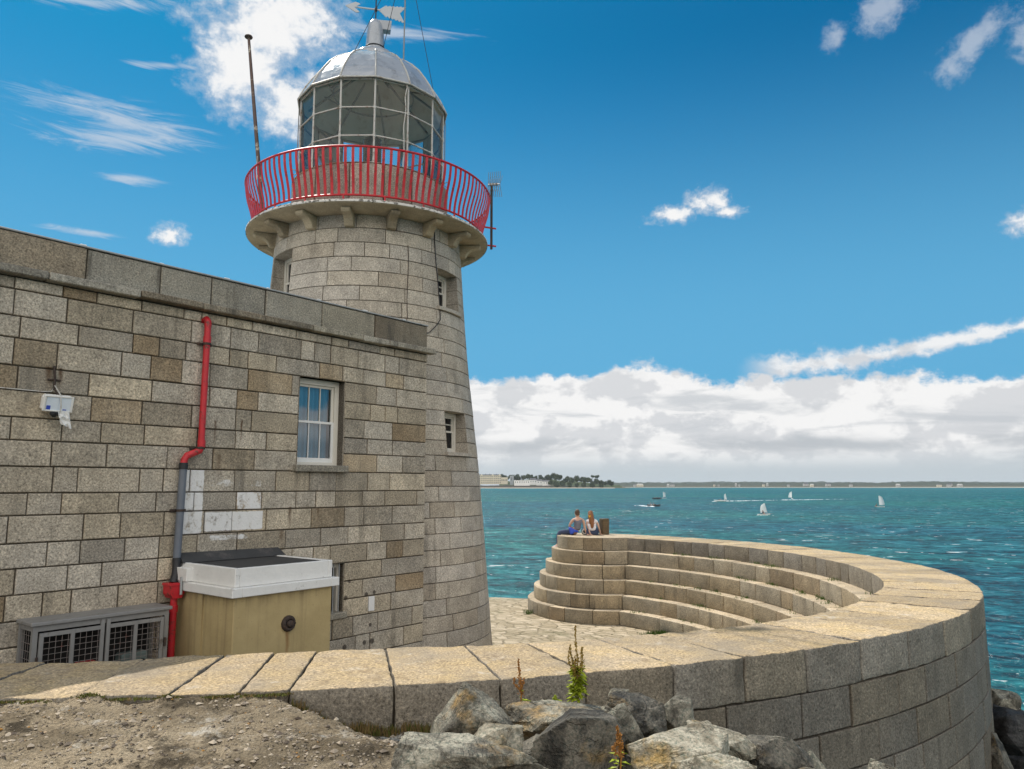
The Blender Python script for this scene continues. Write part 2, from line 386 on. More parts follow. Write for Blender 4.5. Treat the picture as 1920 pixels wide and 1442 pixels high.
def m_sea():
    m, t = mat('sea_water')
    p = t.n('ShaderNodeNewGeometry').outputs['Position']
    p2 = t.mapv(p, (1, 1, 1), rot=(0, 0, R(18)))
    a = t.noise(t.mapv(p2, (0.045, 0.11, 1)), 1.0, 3, 0.55)
    b = t.noise(t.mapv(p2, (0.28, 0.44, 1)), 1.0, 4, 0.62, 0.7)
    c3 = t.noise(t.mapv(p2, (1.05, 1.5, 1)), 1.0, 4, 0.64, 0.6)
    d = t.noise(t.mapv(p2, (3.2, 6.0, 1)), 1.0, 3, 0.6)
    h = t.m('ADD', t.m('ADD', t.m('MULTIPLY', a, 1.9), t.m('MULTIPLY', b, 1.25)), t.m('ADD', t.m('MULTIPLY', c3, 0.55), t.m('MULTIPLY', d, 0.14)))
    swell = t.noise(t.mapv(p2, (0.006, 0.02, 1)), 1.0, 4, 0.55)
    chop = t.m('ADD', t.m('MULTIPLY', b, 0.52), t.m('MULTIPLY', c3, 0.48))
    col = t.ramp(chop, [(0.40, (0.003, 0.030, 0.042)), (0.475, (0.008, 0.092, 0.104)), (0.55, (0.022, 0.180, 0.180)), (0.63, (0.075, 0.32, 0.31))])
    col = t.mix(t.rng(swell, 0.35, 0.65), col, t.mix(1.0, col, (0.60, 0.74, 1.0), 'MULTIPLY'))
    cap = t.m('MULTIPLY', t.rng(c3, 0.66, 0.72), t.m('MULTIPLY', t.rng(b, 0.58, 0.66), t.rng(a, 0.45, 0.6)))
    glint = t.m('MULTIPLY', t.rng(t.noise(t.mapv(p2, (0.42, 0.55, 1), loc=(7, 3, 0)), 1.0, 3, 0.6, 0.8), 0.665, 0.70), t.rng(t.noise(t.mapv(p2, (0.03, 0.02, 1)), 1.0, 3, 0.6), 0.40, 0.58))
    cap = t.m('MAXIMUM', cap, glint)  # white flecks in the water colour stand in for sun glints and whitecaps
    col = t.mix(t.m('MULTIPLY', cap, 0.9), col, (0.80, 0.84, 0.84))
    nrm = t.bump(h, 1.0, 0.85)
    df = t.n('ShaderNodeBsdfDiffuse'); t.put(df.inputs[0], col); t.put(df.inputs['Normal'], nrm)
    gl = t.n('ShaderNodeBsdfGlossy'); t.put(gl.inputs['Normal'], nrm); gl.inputs['Roughness'].default_value = 0.17
    lw = t.n('ShaderNodeLayerWeight'); t.put(lw.inputs['Normal'], nrm); lw.inputs[0].default_value = 0.5
    # wave slopes keep a rough sea from turning into a mirror at low angles
    fac = t.m('MULTIPLY_ADD', t.m('POWER', lw.outputs['Facing'], 4.0), 0.12, 0.055)
    ms_ = t.n('ShaderNodeMixShader'); t.put(ms_.inputs[0], fac)
    t.t.links.new(df.outputs[0], ms_.inputs[1]); t.t.links.new(gl.outputs[0], ms_.inputs[2])
    o = t.n('ShaderNodeOutputMaterial'); t.t.links.new(ms_.outputs[0], o.inputs[0])
    return m
M['sea'] = m_sea()

def m_foliage(name, a, b):
    m, t = mat(name)
    p = t.co()
    c = t.mix(t.rng(t.noise(p, 0.22, 5, 0.7), 0.35, 0.65), a, b)
    t.out(c, 0.85, t.bump(t.noise(p, 0.5, 5, 0.7), 1.0, 1.2), spec=0.2)
    return m
M['foliage'] = m_foliage('tree_foliage', (0.030, 0.048, 0.022), (0.075, 0.095, 0.035))
M['foliage_far'] = m_foliage('distant_woodland', (0.022, 0.034, 0.022), (0.055, 0.064, 0.038))
M['bark'] = simple('bark', (0.07, 0.055, 0.04), 0.9)
M['land'] = m_foliage('coastal_grass', (0.035, 0.042, 0.022), (0.075, 0.07, 0.038))

# ------------------------------------------------------------------ mesh builder
def ident(p):
    return p

class MB:
    def __init__(s):
        s.v, s.f, s.mi, s.tn, s.sm = [], [], [], [], []
    def add(s, verts, faces, m=0, t=(0.5, 0.5, 0.5), smooth=False):
        o = len(s.v)
        s.v.extend(verts)
        for f in faces:
            s.f.append([i + o for i in f]); s.mi.append(m); s.tn.append(t); s.sm.append(smooth)
    def quad(s, a, b, c, d, m=0, t=(0.5, 0.5, 0.5)):
        s.add([a, b, c, d], [(0, 1, 2, 3)], m, t)
    def box(s, c, size, mp=ident, m=0, t=(0.5, 0.5, 0.5), bev=0.0):
        x, y, z = (k / 2 for k in size)
        c = Vector(c)
        if bev <= 0:
            vs = [mp(c + Vector((sx * x, sy * y, sz * z))) for sz in (-1, 1) for sy in (-1, 1) for sx in (-1, 1)]
            s.add(vs, [(0, 2, 3, 1), (4, 5, 7, 6), (0, 1, 5, 4), (2, 6, 7, 3), (0, 4, 6, 2), (1, 3, 7, 5)], m, t)
            return
        vs = []
        idx = {}
        for sx in (-1, 1):
            for sy in (-1, 1):
                for sz in (-1, 1):
                    for k in range(3):
                        q = [sx * (x - bev), sy * (y - bev), sz * (z - bev)]
                        q[k] = (sx * x, sy * y, sz * z)[k]
                        idx[(sx, sy, sz, k)] = len(vs)
                        vs.append(mp(c + Vector(q)))
        fs = []
        for k in range(3):
            a, b = (k + 1) % 3, (k + 2) % 3
            for sg in (-1, 1):
                loop = []
                for (p, q) in ((-1, -1), (1, -1), (1, 1), (-1, 1)):
                    key = [0, 0, 0]; key[k] = sg; key[a] = p; key[b] = q
                    loop.append(idx[(*key, k)])
                fs.append(loop if sg > 0 else loop[::-1])
            for p in (-1, 1):
                for q in (-1, 1):
                    l = []
                    for sg in (-1, 1):
                        key = [0, 0, 0]; key[k] = sg; key[a] = p; key[b] = q
                        l.append((idx[(*key, a)], idx[(*key, b)]))
                    f = [l[0][0], l[1][0], l[1][1], l[0][1]]
                    fs.append(f if p * q < 0 else f[::-1])
        for sx in (-1, 1):
            for sy in (-1, 1):
                for sz in (-1, 1):
                    f = [idx[(sx, sy, sz, k)] for k in range(3)]
                    fs.append(f if sx * sy * sz > 0 else f[::-1])
        s.add(vs, fs, m, t)
    def tube(s, pts, rad, seg=8, m=0, cap=True, smooth=True, t=(0.5, 0.5, 0.5)):
        pts = [Vector(p) for p in pts]
        rads = rad if isinstance(rad, (list, tuple)) else [rad] * len(pts)
        vs, fs = [], []
        prev = None
        for i, p in enumerate(pts):
            d = (pts[min(i + 1, len(pts) - 1)] - pts[max(i - 1, 0)]).normalized()
            if prev is None:
                up = Vector((0, 0, 1)) if abs(d.z) < 0.9 else Vector((1, 0, 0))
                a = d.cross(up).normalized()
            else:
                a = (prev - d * prev.dot(d)).normalized()
            prev = a
            b = d.cross(a)
            for k in range(seg):
                w = 2 * math.pi * k / seg
                vs.append(p + (a * math.cos(w) + b * math.sin(w)) * rads[i])
        for i in range(len(pts) - 1):
            for k in range(seg):
                k2 = (k + 1) % seg
                fs.append((i * seg + k, i * seg + k2, (i + 1) * seg + k2, (i + 1) * seg + k))
        s.add(vs, fs, m, t, smooth)
        if cap:
            n = len(pts) - 1
            s.add(vs[:seg], [tuple(range(seg))[::-1]], m, t)
            s.add(vs[n * seg:], [tuple(range(seg))], m, t)
    def lathe(s, prof, c=(0, 0, 0), seg=32, m=0, smooth=True, a0=0.0, t=(0.5, 0.5, 0.5), mp=ident):
        vs, fs = [], []
        c = Vector(c)
        for (r, z) in prof:
            for k in range(seg):
                w = a0 + 2 * math.pi * k / seg
                vs.append(mp(c + Vector((r * math.cos(w), r * math.sin(w), z))))
        for i in range(len(prof) - 1):
            for k in range(seg):
                k2 = (k + 1) % seg
                fs.append((i * seg + k, i * seg + k2, (i + 1) * seg + k2, (i + 1) * seg + k))
        s.add(vs, fs, m, t, smooth)
    def prism(s, poly, y0, y1, mp=ident, m=0, t=(0.5, 0.5, 0.5)):
        """poly in (x, z), extruded along y"""
        n = len(poly)
        vs = [mp(Vector((x, y0, z))) for x, z in poly] + [mp(Vector((x, y1, z))) for x, z in poly]
        fs = [tuple(range(n)), tuple(range(2 * n - 1, n - 1, -1))]
        fs += [(i, i + n, (i + 1) % n + n, (i + 1) % n) for i in range(n)]
        s.add(vs, fs, m, t)
    def build(s, name, mats, parent=None, local=False):
        me = bpy.data.meshes.new(name)
        me.from_pydata([tuple(v) for v in s.v], [], s.f)
        if not isinstance(mats, (list, tuple)):
            mats = [mats]
        for m in mats:
            me.materials.append(M[m] if isinstance(m, str) else m)
        me.polygons.foreach_set('material_index', s.mi)
        me.polygons.foreach_set('use_smooth', s.sm)
        at_ = me.attributes.new('blk', 'FLOAT_COLOR', 'FACE')
        flat = []
        for t in s.tn:
            flat.extend((t[0], t[1], t[2], 1.0))
        at_.data.foreach_set('color', flat)
        me.update()
        o = bpy.data.objects.new(name, me)
        COL.objects.link(o)
        if parent is not None:
            o.parent = parent
            if not local:
                o.matrix_parent_inverse = root_matrix(parent).inverted()
        return o

def root_matrix(o):
    m = o.matrix_basis.copy()
    if o.parent is not None:
        m = root_matrix(o.parent) @ o.matrix_parent_inverse @ m
    return m

def tag(o, label=None, cat=None, group=None, kind=None):
    if label: o['label'] = label
    if cat: o['category'] = cat
    if group: o['group'] = group
    if kind: o['kind'] = kind
    return o

def thing(name, label, cat, loc=(0, 0, 0), rz=0.0, group=None, scale=1.0):
    o = bpy.data.objects.new(name, None)
    o.empty_display_size = 0.2
    COL.objects.link(o)
    o.location = loc
    o.rotation_euler = (0, 0, rz)
    o.scale = (scale,) * 3
    o.matrix_basis  # noqa
    return tag(o, label, cat, group)

def interp(xs, ys, x):
    """smooth Catmull-Rom interpolation"""
    if x <= xs[0]: return ys[0]
    if x >= xs[-1]: return ys[-1]
    i = max(k for k in range(len(xs) - 1) if xs[k] <= x)
    x0, x1, y0, y1 = xs[i], xs[i + 1], ys[i], ys[i + 1]
    m0 = (y1 - ys[i - 1]) / (x1 - xs[i - 1]) if i > 0 else (y1 - y0) / (x1 - x0)
    m1 = (ys[i + 2] - y0) / (xs[i + 2] - x0) if i + 2 < len(xs) else (y1 - y0) / (x1 - x0)
    h = x1 - x0
    t = (x - x0) / h
    return (2 * t**3 - 3 * t**2 + 1) * y0 + (t**3 - 2 * t**2 + t) * h * m0 + (-2 * t**3 + 3 * t**2) * y1 + (t**3 - t**2) * h * m1

def tint(r):
    return (r.random(), r.random(), r.random())

def cut(a, b, wr, r):
    w = []
    x = a
    while b - x > 1e-6:
        k = r.uniform(*wr)
        if b - x < wr[0] + wr[1] * 0.75:
            if b - x > wr[1] * 1.15:
                w.append(x + (b - x) * r.uniform(0.4, 0.6))
            x = b
        else:
            x += k
        w.append(x)
    return [a] + w

def blocks(mb, mp, rows, span, wr, r, openings=(), gap=0.018, ch=0.009, depth=0.03, jit=0.005, du=9.0, us=1.0, tfn=None):
    """coursed stone blocks; mp(u, v, out) -> point; us = metres per unit u"""
    g, c = gap / 2 / us, ch / us
    for (z0, z1) in rows:
        free = [span]
        for (a, b, lo, hi) in openings:
            if lo < z1 - 1e-3 and hi > z0 + 1e-3:
                nf = []
                for (p, q) in free:
                    if b <= p or a >= q: nf.append((p, q)); continue
                    if a > p: nf.append((p, a))
                    if b < q: nf.append((b, q))
                free = nf
        for (p, q) in free:
            nb = max(1, int(math.ceil((q - p) * us / du)))
            for i in range(nb):
                ua, ub = p + (q - p) * i / nb, p + (q - p) * (i + 1) / nb
                mb.quad(mp(ua, z0, -depth), mp(ub, z0, -depth), mp(ub, z1, -depth), mp(ua, z1, -depth), 1)
            xs = cut(p, q, (wr[0] / us, wr[1] / us), r)
            for a, b in zip(xs[:-1], xs[1:]):
                o = r.uniform(-jit, jit)
                j = lambda: r.uniform(-0.3, 0.3) * gap
                a1, b1 = a + g + j() / us * 0.5, b - g + j() / us * 0.5
                lo, hi = z0 + gap / 2 + j() * 0.4, z1 - gap / 2 + j() * 0.4
                n = max(1, int(math.ceil((b1 - a1) * us / du)))
                tt = tfn(r, (a + b) / 2, (z0 + z1) / 2) if tfn else tint(r)
                ri, ro, rb = [], [], []
                for i in range(n + 1):
                    f = i / n
                    ui = a1 + c + (b1 - a1 - 2 * c) * f
                    uo = a1 + (b1 - a1) * f
                    ri.append((mp(ui, lo + ch, o), mp(ui, hi - ch, o)))
                    ro.append((mp(uo, lo, o - ch), mp(uo, hi, o - ch)))
                    rb.append((mp(uo, lo, -depth), mp(uo, hi, -depth)))
                for i in range(n):
                    mb.quad(ri[i][0], ri[i + 1][0], ri[i + 1][1], ri[i][1], 0, tt)
                    mb.quad(ro[i][0], ro[i + 1][0], ri[i + 1][0], ri[i][0], 0, tt)
                    mb.quad(ri[i][1], ri[i + 1][1], ro[i + 1][1], ro[i][1], 0, tt)
                    mb.quad(rb[i][0], rb[i + 1][0], ro[i + 1][0], ro[i][0], 0, tt)
                    mb.quad(ro[i][1], ro[i + 1][1], rb[i + 1][1], rb[i][1], 0, tt)
                for i, fl in ((0, 0), (n, 1)):
                    A = [ri[i][0], ri[i][1], ro[i][1], ro[i][0]]
                    B = [ro[i][0], ro[i][1], rb[i][1], rb[i][0]]
                    if fl: A.reverse(); B.reverse()
                    mb.quad(*A[::1], 0, tt); mb.quad(*B, 0, tt)

def rough_block(mb, mp, dims, grid=0.1, rho=0.02, amp=0.006, freq=6.0, seed=0.0, t=(0.5, 0.5, 0.5), m=0, skip=()):
    """rounded, slightly uneven stone; local metres 0..dims -> mp"""
    def lines(L):
        n = max(1, int(round((L - 2 * rho) / grid)))
        return [0.0, rho * 0.35] + [rho + (L - 2 * rho) * i / n for i in range(n + 1)] + [L - rho * 0.35, L]
    ls = [lines(L) for L in dims]
    cache = {}
    vs = []
    def vert(i, j, k):
        key = (i, j, k)
        if key in cache: return cache[key]
        p = Vector((ls[0][i], ls[1][j], ls[2][k]))
        q = Vector([min(max(p[a], rho), dims[a] - rho) for a in range(3)])
        d = p - q
        if d.length > 1e-9:
            p = q + d.normalized() * rho
        w = Vector((p.x * freq + seed, p.y * freq + seed * 1.7, p.z * freq))
        p = p + noise.noise_vector(w) * amp + noise.noise_vector(w * 3.1) * amp * 0.5
        cache[key] = len(vs)
        vs.append(mp(p))
        return cache[key]
    fs = []
    N = [len(l) - 1 for l in ls]
    for i in range(N[0]):
        for j in range(N[1]):
            if 'z1' not in skip: fs.append((vert(i, j, N[2]), vert(i + 1, j, N[2]), vert(i + 1, j + 1, N[2]), vert(i, j + 1, N[2])))
            if 'z0' not in skip: fs.append((vert(i, j, 0), vert(i, j + 1, 0), vert(i + 1, j + 1, 0), vert(i + 1, j, 0)))
    for i in range(N[0]):
        for k in range(N[2]):
            if 'y0' not in skip: fs.append((vert(i, 0, k), vert(i + 1, 0, k), vert(i + 1, 0, k + 1), vert(i, 0, k + 1)))
            if 'y1' not in skip: fs.append((vert(i, N[1], k), vert(i, N[1], k + 1), vert(i + 1, N[1], k + 1), vert(i + 1, N[1], k)))
    for j in range(N[1]):
        for k in range(N[2]):
            if 'x0' not in skip: fs.append((vert(0, j, k), vert(0, j, k + 1), vert(0, j + 1, k + 1), vert(0, j + 1, k)))
            if 'x1' not in skip: fs.append((vert(N[0], j, k), vert(N[0], j + 1, k), vert(N[0], j + 1, k + 1), vert(N[0], j, k + 1)))
    mb.add(vs, fs, m, t, True)

# ------------------------------------------------------------------ sky, sun, air
def cloud_world():
    w = bpy.data.worlds.new('World')
    SC.world = w
    w.use_nodes = True
    t = NT(w.node_tree)
    sky = t.n('ShaderNodeTexSky', sky_type='NISHITA')
    sky.sun_disc = False
    sky.sun_elevation = SUN_EL
    sky.sun_rotation = math.atan2(SUN_DIR.x, SUN_DIR.y)
    sky.altitude = 0
    sky.air_density = 1.0
    sky.dust_density = 0.6
    sky.ozone_density = 3.0
    D = t.co('Generated')
    dx, dy, dz = t.xyz(D)
    DEG = 57.29578
    az = t.m('MULTIPLY', t.m('ARCTAN2', dx, dy), DEG)
    el = t.m('MULTIPLY', t.m('ARCSINE', dz), DEG)
    blue = t.mix(1.0, sky.outputs[0], (0.02, 0.39, 0.53), 'MULTIPLY')
    # clear-air gradient: deeper overhead and away from the sun, paler low down
    blue = t.mix(t.rng(el, 33, 9, 0.0, 0.90), blue, (0.88, 2.85, 4.6))
    n_big = t.noise(D, 9, 9, 0.62, 0.15)
    n_fin = t.noise(t.mapv(D, (1, 1, 1.25), loc=(3, 1, 2)), 26, 8, 0.62, 0.2)
    n_sml = t.noise(t.mapv(D, (1, 1, 1.2), loc=(5, 2, 8)), 75, 7, 0.62, 0.2)
    n_puff = t.noise(t.mapv(D, (1, 1, 1.6), loc=(1, 5, 2)), 14, 8, 0.58, 0.1)
    # slow shading noise, sampled towards the sun as well to get lit edges
    n_lit = t.noise(t.mapv(D, (1, 1, 1.6), loc=(1 - 0.012, 5 + 0.018, 2 + 0.05)), 14, 8, 0.58, 0.1)

    def ell(a0, e0, ra, re, rot=0.0):
        ca, sa = math.cos(R(rot)), math.sin(R(rot))
        a = t.m('SUBTRACT', az, a0); e = t.m('SUBTRACT', el, e0)
        u = t.m('ADD', t.m('MULTIPLY', a, ca / ra), t.m('MULTIPLY', e, sa / ra))
        v = t.m('ADD', t.m('MULTIPLY', a, -sa / re), t.m('MULTIPLY', e, ca / re))
        return t.m('SUBTRACT', 1.0, t.m('SQRT', t.m('ADD', t.m('MULTIPLY', u, u), t.m('MULTIPLY', v, v))))
    def mx(*l):
        o = l[0]
        for k in l[1:]:
            o = t.m('MAXIMUM', o, k)
        return o
    # --- detached cumulus and scud (azimuth / elevation in degrees)
    big = mx(ell(-18.4, 32.0, 6.6, 4.6, 8), ell(-20.6, 28.6, 4.6, 3.2, 0), ell(-16.5, 26.9, 4.6, 3.4, 0))
    n_mix = t.m('ADD', t.m('MULTIPLY', n_big, 0.42), t.m('ADD', t.m('MULTIPLY', n_fin, 0.36), t.m('MULTIPLY', n_sml, 0.22)))
    d_big = t.rng(t.m('ADD', t.m('MULTIPLY', big, 1.15), t.m('MULTIPLY', t.m('SUBTRACT', n_mix, 0.5), 4.2)), -0.10, 0.95)
    sml = mx(ell(15.0, 20.5, 2.4, 1.35, 0), ell(12.4, 19.8, 3.0, 0.85, 5), ell(16.6, 19.7, 1.7, 0.6, 0), ell(-25.0, 17.1, 1.6, 0.95, 5), ell(35.4, 16.4, 1.6, 1.2, 0))
    d_sml = t.rng(t.m('ADD', t.m('MULTIPLY', sml, 1.3), t.m('MULTIPLY', t.m('SUBTRACT', t.m('ADD', t.m('MULTIPLY', n_sml, 0.55), t.m('MULTIPLY', n_fin, 0.45)), 0.5), 3.8)), 0.02, 1.25)
    d_cum = t.m('MAXIMUM', d_big, d_sml)
    scud = mx(ell(24.6, 29.9, 1.5, 1.2, 30), ell(27.6, 30.8, 2.6, 2.0, 20), ell(31.8, 26.4, 1.6, 1.4, -20), ell(33.2, 27.6, 3.4, 1.3, 30), ell(36.4, 26.8, 1.8, 2.6, 20), ell(33.5, 31.0, 3.2, 0.9, -10))
    d_scud = t.m('MULTIPLY', t.rng(t.m('ADD', t.m('MULTIPLY', scud, 1.15), t.m('MULTIPLY', t.m('SUBTRACT', t.m('ADD', t.m('MULTIPLY', n_fin, 0.5), t.m('MULTIPLY', n_sml, 0.5)), 0.5), 3.0)), 0.15, 1.15), 0.55)
    # --- cirrus streaks
    cv = t.mapv(t.n('ShaderNodeCombineXYZ').outputs[0], (1, 1, 1))
    cxyz = t.n('ShaderNodeCombineXYZ')
    t.put(cxyz.inputs[0], t.m('MULTIPLY', az, 0.16)); t.put(cxyz.inputs[1], t.m('ADD', t.m('MULTIPLY', el, 1.15), t.m('MULTIPLY', az, 0.04)))
    n_cir = t.noise(cxyz.outputs[0], 1.1, 8, 0.66, 0.9)
    cir = mx(ell(-29.0, 24.2, 8.5, 1.5, -2), ell(-28.5, 22.9, 8.0, 1.2, 5), ell(-27.5, 20.5, 3.0, 0.55, 4), ell(-30, 16.6, 3.5, 0.35, 0),
             ell(-30.5, 30.6, 9.0, 0.75, 10), ell(-26, 27.9, 4.2, 0.4, 8), ell(-9, 32.2, 8, 0.8, 0))
    d_cir = t.m('MULTIPLY', t.rng(t.m('ADD', cir, t.m('MULTIPLY', t.m('SUBTRACT', n_cir, 0.5), 2.6)), 0.20, 1.15), 0.66)
    # --- the bank of cumulus over the far shore
    top = t.m('ADD', t.m('ADD', t.m('SUBTRACT', 8.35, t.m('MULTIPLY', az, 0.028)), t.m('MULTIPLY', t.m('SUBTRACT', n_puff, 0.5), 3.4)), t.m('MULTIPLY', t.m('SUBTRACT', n_sml, 0.5), 1.2))
    top = t.m('ADD', top, t.m('ADD', t.m('MULTIPLY', t.rng(t.m('ABSOLUTE', t.m('SUBTRACT', az, 9.7)), 4.6, 0.4), 1.15), t.m('MULTIPLY', t.rng(t.m('ABSOLUTE', t.m('SUBTRACT', az, 3.8)), 2.6, 0.2), 0.55)))
    d_bank = t.rng(t.m('SUBTRACT', top, el), -0.10, 0.55)
    tail = t.m('SUBTRACT', 1.0, t.m('DIVIDE', t.m('ABSOLUTE', t.m('SUBTRACT', el, t.m('ADD', 8.45, t.m('MULTIPLY', t.m('POWER', t.m('MAXIMUM', t.m('SUBTRACT', az, 19), 0.0), 1.5), 0.026)))), t.rng(az, 36, 20, 0.62, 1.25)))
    tail = t.m('ADD', tail, t.m('MULTIPLY', t.m('SUBTRACT', t.m('ADD', t.m('MULTIPLY', n_fin, 0.5), t.m('MULTIPLY', n_sml, 0.5)), 0.5), 3.0))
    d_tail = t.m('MULTIPLY', t.rng(tail, 0.05, 0.95), t.m('MULTIPLY', t.rng(az, 16.5, 20), 0.95))
    d_bank = t.m('MAXIMUM', d_bank, d_tail)
    # --- bright unseen cloud added behind the photographer to fill the shaded walls
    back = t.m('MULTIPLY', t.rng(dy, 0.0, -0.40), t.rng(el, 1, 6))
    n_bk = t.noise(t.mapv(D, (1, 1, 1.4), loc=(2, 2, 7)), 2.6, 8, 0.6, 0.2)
    d_fill = t.m('MULTIPLY', t.rng(n_bk, 0.30, 0.42), back)
    dens = mx(d_cum, d_scud, d_cir, d_bank, d_fill)
    # --- cloud light: bright sunlit tops, grey flat undersides
    shade = t.rng(t.m('SUBTRACT', n_lit, n_puff), -0.09, 0.05, 0.0, 1.0)
    lay = t.n('ShaderNodeCombineXYZ')
    t.put(lay.inputs[0], t.m('MULTIPLY', az, 0.10)); t.put(lay.inputs[1], t.m('MULTIPLY', el, 0.52))
    n_lay = t.noise(lay.outputs[0], 1.0, 7, 0.58, 0.5)
    bankc = t.mix(shade, (0.80, 0.815, 0.84), (1.06, 1.055, 1.05))
    bankc = t.mix(t.m('MULTIPLY', t.rng(n_lay, 0.50, 0.66), t.rng(el, 9.0, 6.0, 0.22, 0.80)), bankc, (0.64, 0.675, 0.715))
    belly = t.m('MULTIPLY', t.rng(t.m('ABSOLUTE', t.m('SUBTRACT', el, t.m('ADD', 2.95, t.m('MULTIPLY', t.m('SUBTRACT', n_puff, 0.5), 1.6)))), 0.95, 0.1), t.rng(n_lay, 0.36, 0.55))
    bankc = t.mix(t.m('MULTIPLY', belly, 0.70), bankc, (0.54, 0.58, 0.62))
    bankc = t.mix(t.rng(el, 2.9, 0.9), bankc, (0.63, 0.70, 0.745))
    cumc = t.mix(t.rng(t.m('ADD', d_cum, t.m('MULTIPLY', t.m('SUBTRACT', n_fin, 0.5), 1.0)), 0.4, 1.0), (0.74, 0.79, 0.87), (1.06, 1.06, 1.06))
    cc = t.mix(d_bank, cumc, bankc)
    cc = t.mix(t.m('MULTIPLY', d_fill, t.rng(dy, 0.05, -0.1)), cc, t.mix(t.rng(n_bk, 0.40, 0.75), (2.15, 2.08, 1.98), (1.25, 1.26, 1.28)))
    CL = 5.6
    cc = t.vm('SCALE', cc, scale=CL)
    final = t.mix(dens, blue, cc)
    final = t.mix(t.rng(el, 0.2, -0.6), final, (2.9, 3.4, 3.7))
    bg = t.n('ShaderNodeBackground')
    t.put(bg.inputs[0], final)
    bg.inputs[1].default_value = 0.10
    o = t.n('ShaderNodeOutputWorld')
    t.t.links.new(bg.outputs[0], o.inputs[0])
    w.cycles.sampling_method = 'MANUAL'
    w.cycles.sample_map_resolution = 512
cloud_world()

sd = bpy.data.lights.new('sun', 'SUN')
sd.energy = 3.0
sd.angle = R(0.53)
sd.color = (1.0, 0.94, 0.85)
sun = bpy.data.objects.new('sun', sd)
COL.objects.link(sun)
sun.rotation_euler = SUN_DIR.to_track_quat('Z', 'Y').to_euler()
sun.location = (0, 0, 60)

vs_ = SC.view_settings
vs_.view_transform = 'Standard'
vs_.look = 'None'
vs_.gamma = 1.0
vs_.exposure = 0.64
SC.render.film_transparent = False
try:
    SC.cycles.max_bounces = 6
    SC.cycles.diffuse_bounces = 3
    SC.cycles.glossy_bounces = 3
    SC.cycles.transparent_max_bounces = 10
    SC.cycles.use_denoising = True
    SC.cycles.denoiser = 'OPENIMAGEDENOISE'
    SC.cycles.denoising_input_passes = 'RGB_ALBEDO_NORMAL'
    SC.cycles.denoising_prefilter = 'ACCURATE'
    SC.cycles.caustics_reflective = False
    SC.cycles.caustics_refractive = False
except Exception:
    pass

# ------------------------------------------------------------------ wall geometry (polar, round the lighthouse)
TH = [-112, -105, -98.2, -93.4, -90, -86.6, -81, -77.5, -73, -68, -59.7, -53, -46, -42.7, -39.5, -31, -23.3, -11.3, 0, 20, 40, 62]
RO = [11.75, 11.35, 11.08, 10.96, 10.88, 10.84, 10.82, 10.82, 10.84, 10.90, 11.04, 11.17, 11.33, 11.40, 11.47, 11.65, 11.78, 11.88, 11.86, 11.86, 11.86, 11.86]
RI = [10.60, 10.15, 9.85, 9.68, 9.52, 9.40, 9.32, 9.34, 9.42, 9.52, 9.72, 9.88, 10.03, 10.09, 10.14, 10.25, 10.38, 10.42, 10.42, 10.38, 10.34, 10.32]
def r_out(a): return interp(TH, RO, math.degrees(a))
def r_in(a): return interp(TH, RI, math.degrees(a))
def polar(a, r, z): return Vector((CX + r * math.cos(a), CY + r * math.sin(a), z))

HX, HY = 2.95, 25.95   # centre of the rounded wall end
def end_ell(k, w):
    return (HX + (1.42 + 0.20 * k) * math.cos(w), HY + (1.42 + 0.32 * k) * math.sin(w))

def step_path(k, th0=-72.0):
    """front edge of the k-th tier below the coping: inner arc, then round the wall end"""
    pts = []
    n = 200
    a = R(th0)
    def inside_ell(x, y):
        return ((x - HX) / (1.42 + 0.20 * k)) ** 2 + ((y - HY) / (1.42 + 0.32 * k)) ** 2 < 1
    while a < R(75):
        r = r_in(a) - 0.33 * k
        p = (CX + r * math.cos(a), CY + r * math.sin(a))
        if inside_ell(*p):
            break
        pts.append(p)
        a += 0.09 / r
    x, y = pts[-1]
    w0 = math.atan2((y - HY) / (1.42 + 0.32 * k), (x - HX) / (1.42 + 0.20 * k))
    if w0 > 0: w0 -= 2 * math.pi
    crease = len(pts)
    w = w0
    while w > w0 - 2 * math.pi:
        w -= 0.05
        p = end_ell(k, w)
        if math.hypot(p[0] - CX, p[1] - CY) > 11.8:
            break
        pts.append(p)
    return [Vector((p[0], p[1], 0)) for p in pts], crease

class Path:
    def __init__(s, pts):
        s.p = pts
        s.l = [0.0]
        for a, b in zip(pts[:-1], pts[1:]):
            s.l.append(s.l[-1] + (b - a).length)
        s.len = s.l[-1]
        s.nrm = []
        for i in range(len(pts)):
            d = (pts[min(i + 1, len(pts) - 1)] - pts[max(i - 1, 0)]).normalized()
            s.nrm.append(Vector((d.y, -d.x, 0)))      # towards the solid side
    def at(s, d):
        d = min(max(d, 0), s.len - 1e-6)
        lo, hi = 0, len(s.l) - 1
        while hi - lo > 1:
            md = (lo + hi) // 2
            if s.l[md] <= d: lo = md
            else: hi = md
        f = (d - s.l[lo]) / max(1e-9, s.l[hi] - s.l[lo])
        return s.p[lo].lerp(s.p[hi], f), s.nrm[lo].lerp(s.nrm[hi], f).normalized()

